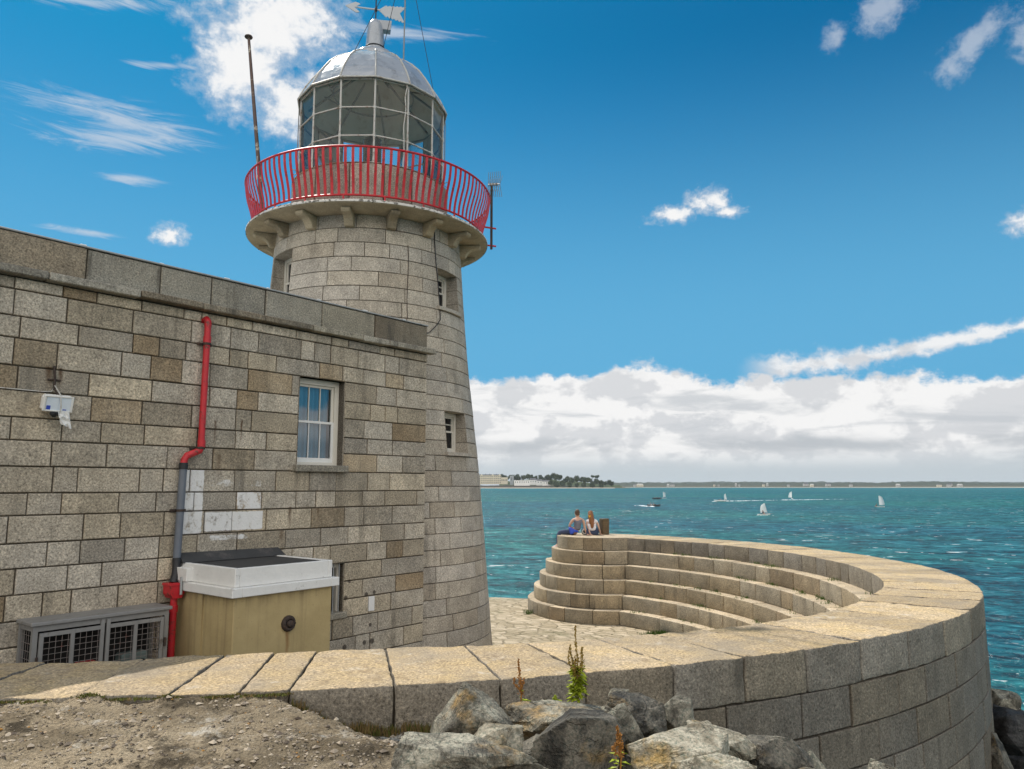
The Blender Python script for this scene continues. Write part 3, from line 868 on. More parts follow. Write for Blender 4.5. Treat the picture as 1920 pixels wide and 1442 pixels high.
# ------------------------------------------------------------------ curved harbour wall
wall = thing('harbour_wall', 'curved granite harbour wall with broad ochre top and stepped inner side', 'wall', polar(R(-20), 11.0, Z_FLOOR))
r1 = random.Random(11)
CH = 0.42
cop = MB()
joint_px = [(-330, 1318), (-120, 1313), (138, 1306), (318, 1300), (450, 1295), (542, 1292), (740, 1285), (938, 1272), (1096, 1260), (1256, 1245), (1396, 1233), (1512, 1218), (1612, 1201)]
js = []
for q in joint_px:
    p = on_z(*q, Z_TOP)
    js.append(math.atan2(p.y - CY, p.x - CX))
js[0] = min(js[0], R(-111))
while js[-1] < R(-22):
    js.append(js[-1] + r1.uniform(0.75, 1.25) / 11.6)
while js[-1] < R(46):
    js.append(js[-1] + r1.uniform(0.55, 1.0) / 11.6)
js[-1] = R(48.5)
skew = [r1.uniform(-0.010, 0.010) for _ in js]
for i in range(len(js) - 1):
    a0, a1 = js[i], js[i + 1]
    near = a0 < R(-25)
    am = (a0 + a1) / 2
    X = (a1 - a0) * 11.2
    Y = r_out(am) - r_in(am)
    gp = 0.007 / 11.2
    dz = r1.uniform(-0.006, 0.006)
    tx, ty = r1.uniform(-0.006, 0.006), r1.uniform(-0.006, 0.006)
    def mp(p, a0=a0, a1=a1, X=X, Y=Y, gp=gp, dz=dz, tx=tx, ty=ty, s0=skew[i], s1=skew[i + 1]):
        f, g = p.x / X, p.y / Y
        a = a0 + gp + (a1 - a0 - 2 * gp) * f + g * (s0 * (1 - f) + s1 * f)
        ro, ri = r_out(a), r_in(a)
        return polar(a, ro - g * (ro - ri), Z_TOP - CH + p.z + dz + tx * (f - 0.5) + ty * (g - 0.5))
    rough_block(cop, mp, (X, Y, CH), 0.07 if near else 0.22, 0.022 if near else 0.02, 0.012 if near else 0.008, 6.0, seed=i * 3.3, t=tint(r1), skip=('z0',))
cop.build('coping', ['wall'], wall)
core = MB()
na = 160
ang = [R(-111 + (48.5 + 111) * i / na) for i in range(na + 1)]
for a, b in zip(ang[:-1], ang[1:]):
    zc = Z_TOP - 0.07
    core.quad(polar(a, r_in(a) + 0.05, zc), polar(b, r_in(b) + 0.05, zc), polar(b, r_out(b) - 0.05, zc), polar(a, r_out(a) - 0.05, zc))
    core.quad(polar(a, r_out(a) - 0.05, zc), polar(b, r_out(b) - 0.05, zc), polar(b, r_out(b) - 0.05, Z_TOP - 0.5), polar(a, r_out(a) - 0.05, Z_TOP - 0.5))
    core.quad(polar(b, r_in(b) + 0.05, zc), polar(a, r_in(a) + 0.05, zc), polar(a, r_in(a) + 0.05, Z_FLOOR), polar(b, r_in(b) + 0.05, Z_FLOOR))
core.build('core', ['mortar_wall'], wall)
face = MB()
rows = []
z = Z_TOP - CH
while z > -7.6:
    h = r1.uniform(0.38, 0.44)
    rows.append((z - h, z)); z -= h
def mp_out(u, v, o):
    return polar(u, r_out(u) + o, v)
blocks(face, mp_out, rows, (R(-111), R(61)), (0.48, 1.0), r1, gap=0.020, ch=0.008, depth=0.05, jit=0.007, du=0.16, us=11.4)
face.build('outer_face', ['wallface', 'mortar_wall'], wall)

# rounded end of the wall
paths = []
for k in range(6):
    pts, cr = step_path(k)
    paths.append((Path(pts), cr, pts))
P0, cr0, pts0 = paths[0]
hd = MB()
outline = [Vector((p.x, p.y, Z_TOP)) for p in pts0[cr0 - 1:]]
ea = math.atan2(outline[-1].y - CY, outline[-1].x - CX)
arc = []
sa = math.atan2(outline[0].y - CY, outline[0].x - CX)
for i in range(12):
    a = ea + (R(48.5) - ea) * i / 11
    arc.append(polar(a, 11.84, Z_TOP))
poly = outline + arc
hd.add(poly, [tuple(range(len(poly)))[::-1]], 0, (0.5, 0.4, 0.5))
s_cr = P0.l[cr0 - 1]
def mp_end(u, v, o):
    p, n = P0.at(u)
    q = p - n * o
    return Vector((q.x, q.y, v))
blocks(hd, mp_end, [(Z_TOP - STEP, Z_TOP)], (s_cr, P0.len), (0.6, 1.0), r1, gap=0.014, ch=0.012, depth=0.05, jit=0.004, du=0.15)
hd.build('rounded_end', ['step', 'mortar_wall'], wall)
# tiers
for k in range(1, 6):
    Pk, crk, ptsk = paths[k]
    st = MB()
    zt = Z_TOP - STEP * k
    marks = cut(0.0, Pk.l[crk - 1], (0.55, 1.35), r1)[:-1] + cut(Pk.l[crk - 1], Pk.len, (0.6, 1.15), r1)
    for i in range(len(marks) - 1):
        a, b = marks[i] + 0.007, marks[i + 1] - 0.007
        dz = r1.uniform(-0.006, 0.006)
        oo = r1.uniform(-0.006, 0.006)
        def mp(p, a=a, b=b, dz=dz, oo=oo, Pk=Pk, zt=zt):
            q, n = Pk.at(a + p.x)
            q = q + n * (p.y + oo)
            return Vector((q.x, q.y, zt - STEP + p.z + dz))
        far = i < 3
        rough_block(st, mp, (b - a, 0.85 if i < len(marks) - 12 else 0.6, STEP), 0.16, 0.022, 0.006, 5.0, seed=i * 2.1 + k * 17, t=tint(r1), skip=('z0', 'y1'))
    back = MB()
    for i in range(0, len(ptsk) - 1):
        n0, n1 = Pk.nrm[i] * 0.06, Pk.nrm[i + 1] * 0.06
        a, b = ptsk[i] + n0, ptsk[i + 1] + n1
        st.quad(Vector((b.x, b.y, zt - 0.03)), Vector((a.x, a.y, zt - 0.03)), Vector((a.x, a.y, zt - STEP)), Vector((b.x, b.y, zt - STEP)), 1)
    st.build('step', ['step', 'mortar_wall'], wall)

# ------------------------------------------------------------------ pier floor, sea
fl = MB()
def disc(mb, r0, r1_, z, seg=96, m=0, c=(CX, CY)):
    for i in range(seg):
        a, b = 2 * math.pi * i / seg, 2 * math.pi * (i + 1) / seg
        if r0 <= 0:
            mb.add([Vector((c[0], c[1], z)), Vector((c[0] + r1_ * math.cos(a), c[1] + r1_ * math.sin(a), z)), Vector((c[0] + r1_ * math.cos(b), c[1] + r1_ * math.sin(b), z))], [(0, 1, 2)], m)
        else:
            mb.quad(*[Vector((c[0] + r * math.cos(w), c[1] + r * math.sin(w), z)) for r, w in ((r0, a), (r1_, a), (r1_, b), (r0, b))], m)
disc(fl, 0, 11.75, Z_FLOOR)
fl.lathe([(11.75, Z_FLOOR), (11.78, Z_FLOOR - 0.05), (11.8, -8.0)], (CX, CY, 0), 96, 0, False)
fl.box((CX - 21, 17.6, -6.05), (42, 21.6, 4.0))
tag(fl.build('quay', ['paving']), kind='structure')

sea = MB()
rad = [0.0, 12, 30, 60, 120, 260, 600, 1500, 4000, 8800]
for a, b in zip(rad[:-1], rad[1:]):
    disc(sea, a, b, Z_SEA, 72, 0, (0, 0))
tag(sea.build('sea', ['sea']), kind='structure')

# ------------------------------------------------------------------ keeper's house
HD = Vector((0.623, 0.782, 0)).normalized()
HP = Vector((-1.653, 14.6, Z_FLOOR))
HRZ = math.atan2(HD.y, HD.x)
def H(s, out, z):            # along the wall, out from the wall, height from eye level -> house frame
    return Vector((s, -out, z - Z_FLOOR))
def Hp(p):                   # same, as a mapping of (s, out, z) vectors
    return Vector((p[0], -p[1], p[2] - Z_FLOOR))
def Hb(mb, s0, s1, o0, o1, z0, z1, m=0, bev=0.0, t=(0.5, 0.5, 0.5)):
    mb.box(((s0 + s1) / 2, -(o0 + o1) / 2, (z0 + z1) / 2 - Z_FLOOR), (abs(s1 - s0), abs(o1 - o0), abs(z1 - z0)), m=m, bev=bev, t=t)

house = thing('keepers_house', 'flat roofed granite keepers house joined to the lighthouse', 'house', HP, HRZ)
r2 = random.Random(5)
SL = -15.0
zr = [2.55, 2.40, 2.07, 1.80, 1.46, 1.16, 0.834, 0.557, 0.242, -0.081, -0.351, -0.68, -0.978, -1.284, -1.59, -1.89, -2.19, -2.52, -2.85, -3.2, -3.6, Z_FLOOR]
rows = [(b, a) for a, b in zip(zr[:-1], zr[1:])]
WIN = (-2.93, -1.99, 0.242, 1.80)
GRI = (-2.38, -1.90, -2.19, -1.284)
hw = MB()
blocks(hw, lambda u, v, o: H(u, o, v), rows, (SL, 0.0), (0.27, 0.86), r2, [WIN, GRI], gap=0.017, ch=0.009, depth=0.03, jit=0.006, du=99)
for (a, b, lo, hi) in (WIN, GRI):
    dp = 0.24
    for q in ((H(a, 0, lo), H(a, 0, hi), H(a, -dp, hi), H(a, -dp, lo)), (H(b, 0, hi), H(b, 0, lo), H(b, -dp, lo), H(b, -dp, hi)),
              (H(a, 0, hi), H(b, 0, hi), H(b, -dp, hi), H(a, -dp, hi)), (H(b, 0, lo), H(a, 0, lo), H(a, -dp, lo), H(b, -dp, lo))):
        hw.quad(*q, 0, (0.4, 0.4, 0.5))
Hb(hw, SL, WIN[0], -6.0, -0.0305, Z_FLOOR, 2.6, 1)
Hb(hw, WIN[1], 0.0, -6.0, -0.0305, -1.284, 2.6, 1)
Hb(hw, WIN[0], WIN[1], -6.0, -0.0305, WIN[3], 2.6, 1)
Hb(hw, WIN[0], WIN[1], -6.0, -0.0305, -1.284, WIN[2], 1)
Hb(hw, GRI[1], 0.0, -6.0, -0.0305, Z_FLOOR, -1.284, 1)
Hb(hw, WIN[0], GRI[0], -6.0, -0.0305, Z_FLOOR, -1.284, 1)
Hb(hw, GRI[0], GRI[1], -6.0, -0.0305, Z_FLOOR, GRI[2], 1)
hw.build('wall', ['house', 'mortar'], house, True)
# parapet, cornice, roof
pr = MB()
blocks(pr, lambda u, v, o: H(u, o, v), [(2.665, 3.11)], (SL, 0.0), (0.75, 1.35), r2, gap=0.020, ch=0.012, depth=0.04, jit=0.010, du=99)
Hb(pr, SL, 0.0, -0.5, -0.041, 2.60, 3.10, 1)
for s0 in (0.0,):
    blocks(pr, lambda u, v, o: Vector((0.0 + o, u, v - Z_FLOOR)), [(2.665, 3.11)], (0.04, 1.3), (0.6, 0.9), r2, depth=0.0405, du=99)
pr.build('parapet', ['cornice', 'mortar'], house, True)
cn = MB()
s = SL
while s < 0.12:
    w = r2.uniform(0.55, 1.15)
    e = s + w
    if 0.13 - e < 0.5: e = 0.13
    pj = 0.135 + r2.uniform(-0.012, 0.012)
    zz = r2.uniform(-0.008, 0.008)
    Hb(cn, s + 0.006, e - 0.006, -0.05, pj, 2.565 + zz, 2.662 + zz * 0.2, 0, 0.012, tint(r2))
    s = e
cn.build('cornice', ['cornice'], house, True)
rf = MB()
Hb(rf, SL, 0.01, -0.52, 0.014, 3.112, 3.135, 0, 0.004)
Hb(rf, SL, -0.02, -6.0, -0.50, 2.70, 2.80, 0)
for i in range(14):
    q = -0.6 - i * 0.95 + r2.uniform(-.3, .3)
    Hb(rf, q, q + r2.uniform(0.03, 0.09), -0.06, 0.0, 3.1352, 3.145 + r2.uniform(0, .012), 1, 0.003)
rf.build('roof', ['lead', 'whitepaint'], house, True)

# sash window
dpt = -0.17
wroot = MB()
a, b, lo, hi = WIN[0] - 0.02, WIN[1] - 0.0, 0.35, WIN[3]
fw = 0.085
Hb(wroot, a, a + fw, dpt - 0.10, dpt, lo, hi, 0, 0.004)
Hb(wroot, b - fw, b, dpt - 0.10, dpt, lo, hi, 0, 0.004)
Hb(wroot, a + fw, b - fw, dpt - 0.10, dpt - 0.002, hi - 0.095, hi, 0, 0.004)
Hb(wroot, a + fw, b - fw, dpt - 0.10, dpt + 0.03, lo, lo + 0.05, 0, 0.004)
win = wroot.build('window', ['frame'], house, True)
def sash(z0, z1, dep, nm):
    m = MB()
    x0, x1 = a + fw, b - fw
    st = 0.05
    Hb(m, x0, x0 + st, dep - 0.04, dep, z0, z1, 0, 0.003)
    Hb(m, x1 - st, x1, dep - 0.04, dep, z0, z1, 0, 0.003)
    Hb(m, x0 + st, x1 - st, dep - 0.04, dep - 0.001, z1 - 0.04, z1, 0, 0.003)
    Hb(m, x0 + st, x1 - st, dep - 0.04, dep - 0.001, z0, z0 + (0.075 if nm else 0.04), 0, 0.003)
    for k in (1, 2):
        xc = x0 + st + (x1 - x0 - 2 * st) * k / 3
        Hb(m, xc - 0.008, xc + 0.008, dep - 0.035, dep - 0.006, z0 + 0.04, z1 - 0.04)
    o = m.build('sash', ['whitepaint' if nm else 'frame'], win, True)
    g = MB()
    g.quad(H(x0 + 0.02, dep - 0.022, z0 + 0.02), H(x1 - 0.02, dep - 0.022, z0 + 0.02), H(x1 - 0.02, dep - 0.022, z1 - 0.02), H(x0 + 0.02, dep - 0.022, z1 - 0.02))
    g.build('pane', ['winglass'], win, True)
mz = 1.075
sash(mz - 0.02, hi - 0.095, dpt - 0.035, 0)
sash(lo + 0.05, mz + 0.02, dpt - 0.012, 1)
cu = MB()
n = 70
x0, x1 = a + 0.06, b - 0.115
zc = []
for i in range(n + 1):
    u = x0 + (x1 - x0) * i / n
    zc.append((u, -0.33 + 0.022 * math.sin(i * 0.95) + 0.012 * math.sin(i * 0.41 + 1)))
for (p, q) in zip(zc[:-1], zc[1:]):
    cu.add([H(p[0], p[1], 0.32), H(q[0], q[1], 0.32), H(q[0], q[1], 1.82), H(p[0], p[1], 1.82)], [(0, 1, 2, 3)], 0, smooth=True)
cu.build('curtain', ['curtain'], win, True)
dk = MB()
Hb(dk, WIN[0] - 0.2, WIN[1] + 0.2, -1.2, -1.1, 0.1, 1.95)
dk.quad(H(WIN[0] - .1, -1.1, .2), H(WIN[0] - .1, -1.1, 1.9), H(WIN[0] - .1, -.25, 1.9), H(WIN[0] - .1, -.25, .2))
dk.build('room_wall', ['dark'], house, True)
sl = MB()
Hb(sl, -3.00, -1.93, -0.16, 0.085, 0.235, 0.348, 0, 0.012, (0.2, 0.5, 0.4))
sl.build('sill', ['cornice'], win, True)
# barred basement window
gw = MB()
a, b, lo, hi = GRI
Hb(gw, a, b, -0.24, -0.2, -2.10, -1.284, 1)
Hb(gw, a, a + 0.05, -0.2, -0.14, -2.1, -1.29); Hb(gw, b - 0.05, b, -0.2, -0.14, -2.1, -1.29); Hb(gw, a + .05, b - .05, -0.2, -0.14, -1.36, -1.29)
gwin = gw.build('window', ['frame', 'darkglass'], house, True)
gwin['label'] = 'small barred basement window'
for k in range(4):
    q = MB()
    x = a + 0.06 + k * 0.12
    q.tube([H(x, -0.06, -2.09), H(x, -0.06, -1.286)], 0.010, 6)
    q.build('bar', ['lead'], gwin, True)
q = MB()
Hb(q, a - 0.05, b + 0.05, -0.2, 0.05, -2.19 + 0.004, -2.085, 0, 0.01)
q.build('sill', ['cornice'], gwin, True)

S0_ = -4.84      # left side of the outhouse
HS = S0_ - 0.13
# downpipe: red above, grey in the middle, hopper and red again below
dpip = MB()
sx = -4.635
dpip.tube([H(sx, -0.05, 2.42), H(sx, 0.05, 2.44), H(sx, 0.085, 2.40), H(sx, 0.09, 2.33)], 0.050, 12)
dpip.tube([H(sx, 0.09, 2.35), H(sx - 0.005, 0.09, 0.60)], 0.046, 12)
dpip.tube([H(sx, 0.09, 2.18), H(sx, 0.09, 2.08)], 0.055, 12)
dpip.tube([H(sx, 0.09, 0.66), H(sx, 0.09, 0.56)], 0.055, 12)
dpip.tube([H(sx, 0.09, 0.58), H(sx - 0.02, 0.09, 0.51), H(sx - 0.21, 0.09, 0.43), H(sx - 0.245, 0.09, 0.37), H(sx - 0.25, 0.09, 0.28)], 0.048, 12)
dp_ = dpip.build('downpipe', ['red'], house, True)
q = MB()
q.tube([H(sx - 0.25, 0.09, 0.30), H(sx - 0.27, 0.09, -1.02)], 0.052, 12)
q.build('grey_section', ['greypipe'], dp_, True)
q = MB()
q.tube([H(sx - 0.25, 0.09, 0.33), H(sx - 0.25, 0.09, 0.24)], 0.060, 12)
q.build('collar', ['black'], dp_, True)
q = MB()
q.tube([H(sx - 0.27, 0.09, -0.98), H(sx - 0.27, 0.10, -1.10), H(sx - 0.29, 0.13, -1.20), H(HS, 0.16, -1.31)], 0.058, 12)
q.build('coupling', ['black'], dp_, True)
for zz, ss in ((2.05, sx), (0.53, sx - 0.02), (-0.35, sx - 0.26)):
    q = MB()
    q.tube([H(ss, 0.09, zz), H(ss, 0.09, zz + 0.035)], 0.058, 12)
    Hb(q, ss - 0.11, ss + 0.11, 0.0, 0.035, zz, zz + 0.035)
    q.build('bracket', ['iron'], dp_, True)
q = MB()
prof = [(-0.06, -1.50), (0.06, -1.50), (0.095, -1.44), (0.10, -1.31), (-0.10, -1.31), (-0.095, -1.44)]
q.prism([(HS + x, z - Z_FLOOR) for x, z in prof], -0.29, -0.08)
Hb(q, HS - 0.115, HS + 0.11, 0.07, 0.30, -1.335, -1.30, 0, 0.006)
q.tube([H(HS, 0.20, -1.49), H(HS, 0.20, Z_FLOOR)], 0.046, 12)
q.tube([H(HS, 0.20, -1.60), H(HS, 0.20, -1.69)], 0.057, 12)
q.build('hopper', ['red'], dp_, True)
q = MB()
q.tube([H(sx - 0.30, 0.30, -1.22), H(sx - 0.31, 0.33, -1.45)], 0.018, 6)
q.build('overflow', ['lead'], dp_, True)

# ------------------------------------------------------------------ ochre rendered outhouse against the house wall
oh = thing('outhouse', 'small ochre rendered outhouse with white parapet against the house wall', 'outhouse', HP, HRZ)
m = MB()
S0, S1, OB = -4.84, -3.30, 1.45
Hb(m, S0, S1, 0.012, OB, Z_FLOOR, -1.36, 0, 0.01)
Hb(m, S0 - 0.025, S0 - 0.0, 0.62, 0.74, Z_FLOOR, -1.37, 0)
m.build('wall', ['yellow'], oh, True)
m = MB()
PB = 0.07
for (z0, z1, e) in ((-1.405, -1.285, 0.075), (-1.284, -1.045, 0.0)):
    Hb(m, S0 - e, S0 - e + PB + e, 0.012, OB + e, z0, z1, 0, 0.008)
    Hb(m, S1 + e - PB - e, S1 + e, 0.012, OB + e, z0, z1 - 0.0015, 0, 0.008)
    Hb(m, S0 + PB, S1 - PB, OB + e - PB - e, OB + e - 0.001, z0, z1 - 0.001, 0, 0.008)
Hb(m, S0 - 0.09, S0 + 0.05, 0.10, 0.42, -1.28, -1.10, 0, 0.008)
m.build('parapet', ['whitepaint'], oh, True)
m = MB()
Hb(m, S0 + 0.05, S1 - 0.05, 0.013, OB - 0.05, -1.30, -1.058)
vs = [H(S0 - 0.02, 0.03, -0.92), H(S1 + 0.06, 0.03, -0.94), H(S1 + 0.10, 0.19, -1.05), H(S0 - 0.02, 0.20, -1.05)]
m.quad(*vs[::-1]); m.quad(vs[0], vs[3], H(S0 - 0.02, 0.03, -1.07), H(S0 - 0.02, 0.03, -1.07))
for k in range(9):
    s = S0 + 0.05 + k * 0.165
    Hb(m, s, s + 0.155, 0.02, 0.034, -0.985, -0.928 - 0.002 * k, 1)
m.build('roof', ['bitumen', 'lead'], oh, True)
m = MB()
vc = H(-4.02, OB, -1.83)
m.lathe([(0.105, 0.0), (0.105, 0.03), (0.09, 0.05), (0.06, 0.055), (0.055, 0.035), (0.0, 0.03)], (0, 0, 0), 24, mp=lambda p: vc + Vector((p.x, -p.z, p.y)))
m.lathe([(0.045, 0.03), (0.045, 0.075), (0.03, 0.085), (0.0, 0.085)], (0, 0, 0), 16, mp=lambda p: vc + Vector((p.x, -p.z, p.y)))
for k in range(8):
    w = k * math.pi / 4
    m.box(vc + Vector((0.08 * math.cos(w), -0.055, 0.08 * math.sin(w))), (0.018, 0.012, 0.018))
m.build('round_vent', ['iron'], oh, True)

# ------------------------------------------------------------------ mesh storage cage
cg = thing('storage_cage', 'grey steel mesh storage cage with two doors against the house wall', 'cage', HP, HRZ)
A0, A1, OC, CT, CBm = -6.77, -5.16, 0.45, -1.555, -3.0
m = MB()
pw = 0.055
for s in (A0, A1 - pw):
    for o in (0.02, OC - pw):
        Hb(m, s, s + pw, o, o + pw, Z_FLOOR, CT - 0.05, 0)
for s in (A0, A1 - pw):
    for z in (CT - 0.11, CBm):
        Hb(m, s + 0.002, s + pw - 0.002, 0.02 + pw, OC - pw, z, z + 0.06)
for z in (CT - 0.115, CBm):
    Hb(m, A0 + pw, A1 - pw, OC - pw + 0.002, OC - 0.002, z, z + 0.065)
    Hb(m, A0 + pw, A1 - pw, 0.02, 0.02 + pw, z, z + 0.05)
m.build('frame', ['galv'], cg, True)
m = MB()
Hb(m, A0 - 0.03, A1 + 0.03, 0.012, OC + 0.035, CT - 0.05, CT - 0.006, 0, 0.008)
m.build('top', ['galv'], cg, True)
m = MB()
Hb(m, A0 + pw, A1 - pw, 0.08, OC - 0.07, -2.42, -2.39)
m.build('shelf', ['galv'], cg, True)
m = MB()
Hb(m, A0 + pw, A1 - pw, 0.014, 0.019, CBm, CT - 0.12)
m.build('shade_panel', ['dark'], cg, True)  # dark sheet added to stand in for the shade inside the cage
def wire(mb, s0, s1, z0, z1, o, step=0.068):
    k = 1
    while s0 + k * step < s1:
        mb.tube([H(s0 + k * step, o, z0), H(s0 + k * step, o, z1)], 0.0032, 4); k += 1
    k = 1
    while z1 - k * step > z0:
        mb.tube([H(s0, o + 0.003, z1 - k * step), H(s1, o + 0.003, z1 - k * step)], 0.0032, 4); k += 1
mid = (A0 + A1) / 2
for (d0, d1) in ((A0 + pw + 0.015, mid - 0.012), (mid + 0.012, A1 - pw - 0.015)):
    m = MB()
    zt, zb = CT - 0.135, CBm + 0.075
    bw = 0.045
    dm = (d0 + d1) / 2
    oo = (OC - 0.01, OC + 0.025)
    inner = d1 if d1 < mid + 0.001 else d0
    for x in (d0, d1 - bw, dm - bw / 2):
        top = zt + (0.07 if abs((x + bw / 2) - inner) < 0.05 else 0)
        Hb(m, x, x + bw, oo[0], oo[1], zb, top, 0, 0.004)
    for (x0, x1) in ((d0 + bw, dm - bw / 2), (dm + bw / 2, d1 - bw)):
        for z in (zt - bw, zb):
            Hb(m, x0, x1, oo[0] + 0.001, oo[1] - 0.001, z, z + bw)
    door = m.build('door', ['galv'], cg, True)
    w = MB()
    wire(w, d0 + bw, dm - bw / 2, zb + bw, zt - bw, OC + 0.006)
    wire(w, dm + bw / 2, d1 - bw, zb + bw, zt - bw, OC + 0.006)
    w.build('wire_mesh', ['wire'], door, True)
    q = MB()
    x = d0 - 0.02 if d1 < mid + 0.001 else d1 + 0.02
    q.tube([H(x, OC + 0.03, -1.95), H(x, OC + 0.03, -2.06)], 0.014, 6)
    q.build('hinge', ['iron'], door, True)
for xx in (A0 + 0.02, A1 - 0.02):
    m = MB()
    for k in range(5):
        o = 0.09 + k * 0.065
        m.tube([H(xx, o, CBm + 0.06), H(xx, o, CT - 0.11)], 0.0035, 4)
    for k in range(14):
        z = CT - 0.17 - k * 0.09
        m.tube([H(xx, 0.07, z), H(xx, OC - 0.05, z)], 0.0035, 4)
    m.build('side_mesh', ['wire'], cg, True)
# things kept in the cage, on its shelf
def crate(s, w, h, label, mt, grp=None, o0=0.14, dpth=0.2):
    c = thing('crate', label, 'crate', root_matrix(house) @ H(s, o0 + dpth / 2, -2.389), HRZ, grp)
    m = MB()
    for sx_ in (-1, 1):
        m.box((sx_ * (w / 2 - 0.008), 0, h / 2), (0.016, dpth, h), bev=0.003)
    for sy in (-1, 1):
        m.box((0, sy * (dpth / 2 - 0.008), h / 2), (w - 0.034, 0.016, h - 0.012), bev=0.003)
        m.box((0, sy * (dpth / 2 + 0.002), h - 0.012), (w + 0.01, 0.02, 0.024), bev=0.003)
    m.box((0, 0, 0.012), (w - 0.034, dpth - 0.034, 0.02))
    m.build('box_body', [mt], c, True)
    return c
crate(-6.45, 0.34, 0.22, 'red plastic crate in the left end of the mesh cage', 'redplastic')
crate(-6.05, 0.20, 0.24, 'smaller red plastic crate beside the cage doors meeting point', 'redplastic')
def pump(s, label):
    c = thing('pump', label, 'pump', root_matrix(house) @ H(s, 0.25, -2.389), HRZ)
    m = MB()
    m.box((0, 0, 0.16), (0.34, 0.2, 0.24), bev=0.02)
    m.box((0, 0, 0.02), (0.38, 0.22, 0.04), bev=0.004)
    m.build('casing', ['teal'], c, True)
    q = MB()
    for sx_ in (-0.08, 0.09):
        q.lathe([(0.0, 0.012), (0.045, 0.012), (0.055, 0.0), (0.055, -0.03)], (0, 0, 0), 16, mp=lambda p, sx_=sx_: Vector((sx_ + p.x, -0.105 - p.z, 0.14 + p.y)))
    q.build('port', ['black'], c, True)
    return c
pump(-5.52, 'grey green machine with two dark ports inside the mesh cage')

# ------------------------------------------------------------------ floodlight on the wall
lp = thing('floodlight', 'white floodlight on rusty bracket with torn plastic bag hanging below', 'floodlight', HP, HRZ)
fs = -6.60
def tiltm(p):    # tip the lamp head downward
    q = Matrix.Rotation(R(14), 3, 'X') @ Vector(p)
    return H(fs, 0.16, 1.02) + q
m = MB()
m.box((0, 0.02, 0), (0.345, 0.10, 0.205), tiltm, bev=0.03)
for sg in (-1, 1):
    m.box((sg * 0.158, -0.038, 0), (0.024, 0.02, 0.195), tiltm, bev=0.005)
    m.box((0, -0.038, sg * 0.09), (0.29, 0.02, 0.02), tiltm, bev=0.005)
m.build('housing', ['hull'], lp, True)
m = MB()
m.box((0.01, -0.033, 0.0), (0.285, 0.008, 0.16), tiltm)
m.build('lens', ['lampglass'], lp, True)
m = MB()
m.box((-0.105, -0.039, -0.052), (0.045, 0.006, 0.05), tiltm)
m.build('sticker', ['jacket'], lp, True)
m = MB()
m.box((0.08, -0.039, -0.07), (0.04, 0.006, 0.012), tiltm)
m.build('sticker', ['jacket'], lp, True)
m = MB()
m.tube([H(fs - 0.02, 0.03, 1.50), H(fs, 0.03, 1.36), H(fs, 0.04, 1.20)], 0.014, 6)
Hb(m, fs - 0.075, fs + 0.075, 0.0, 0.03, 1.315, 1.337, 0, 0.006)
m.tube([H(fs, 0.03, 1.22), H(fs + 0.01, 0.14, 1.12)], 0.012, 6)
m.build('bracket', ['iron'], lp, True)
m = MB()
m.tube([H(-8.6, 0.03, 1.18), H(fs - 0.12, 0.03, 1.165), H(fs - 0.03, 0.04, 1.175), H(fs, 0.05, 1.25), H(fs + 0.01, 0.22, 1.12), H(fs + 0.02, 0.235, 0.99), H(fs + 0.02, 0.22, 0.90)], 0.0075, 6)
m.build('cable', ['whitemetal'], lp, True)
m = MB()
for k in range(7):
    m.box((-0.03 + r2.uniform(-0.06, 0.06), -0.03 + r2.uniform(-.03, .03), -0.125 + r2.uniform(-0.03, 0.02)), (0.055, 0.05, 0.045), tiltm, bev=0.012)
m.build('sensor', ['black'], lp, True)
bg = MB()
grid = []
for i in range(7):
    for j in range(6):
        u, v = i / 6, j / 5
        p = H(fs + 0.00 + 0.13 * u + 0.04 * v, 0.20 + 0.03 * noise.noise(Vector((u * 4, v * 4, 1))), 0.92 - 0.15 * v - 0.06 * u * v + 0.02 * noise.noise(Vector((u * 5, v * 5, 7))))
        grid.append(p)
bg.add(grid, [(i * 6 + j, i * 6 + j + 1, (i + 1) * 6 + j + 1, (i + 1) * 6 + j) for i in range(6) for j in range(5)], 0, smooth=False)
bg.build('plastic_bag', ['whitepaint'], lp, True)

# ------------------------------------------------------------------ lighthouse
lh = thing('lighthouse', 'tapered grey granite lighthouse with red railed gallery and white domed lantern', 'lighthouse', (CX, CY, Z_FLOOR))
r3 = random.Random(21)
TZ = [-4.03, -3.39, -1.97, -0.33, 0.86, 2.58, 3.83, 5.27, 5.6]
TR = [2.96, 2.89, 2.77, 2.64, 2.52, 2.325, 2.215, 2.12, 2.10]
def r_t(z): return interp(TZ, TR, z)
CAM_A = math.atan2(-CY, -CX)          # direction from the tower axis to the photographer
if CAM_A > 0: CAM_A -= 2 * math.pi
US = 2.45
def mp_t(u, v, o):
    r = r_t(v) + o
    return Vector((CX + r * math.cos(u), CY + r * math.sin(u), v))
rows = [(5.27, 5.56)]
z = 5.27
while z > Z_FLOOR + 0.1:
    h = 0.31
    zz = max(z - h, Z_FLOOR)
    rows.append((zz, z)); z = zz
TW = [(R(-26.5), R(10.5), 3.72, 4.65), (R(-29), R(9.0), 0.62, 1.55), (R(-140), R(13.0), 3.72, 4.96)]
U0 = R(-270)
ops = [(c - h, c + h, lo, hi) for c, h, lo, hi in TW]
tw = MB()
blocks(tw, mp_t, rows, (U0, U0 + 2 * math.pi), (0.55, 1.35), r3, ops, gap=0.014, ch=0.006, depth=0.025, jit=0.003, du=0.16, us=US)
frames = []
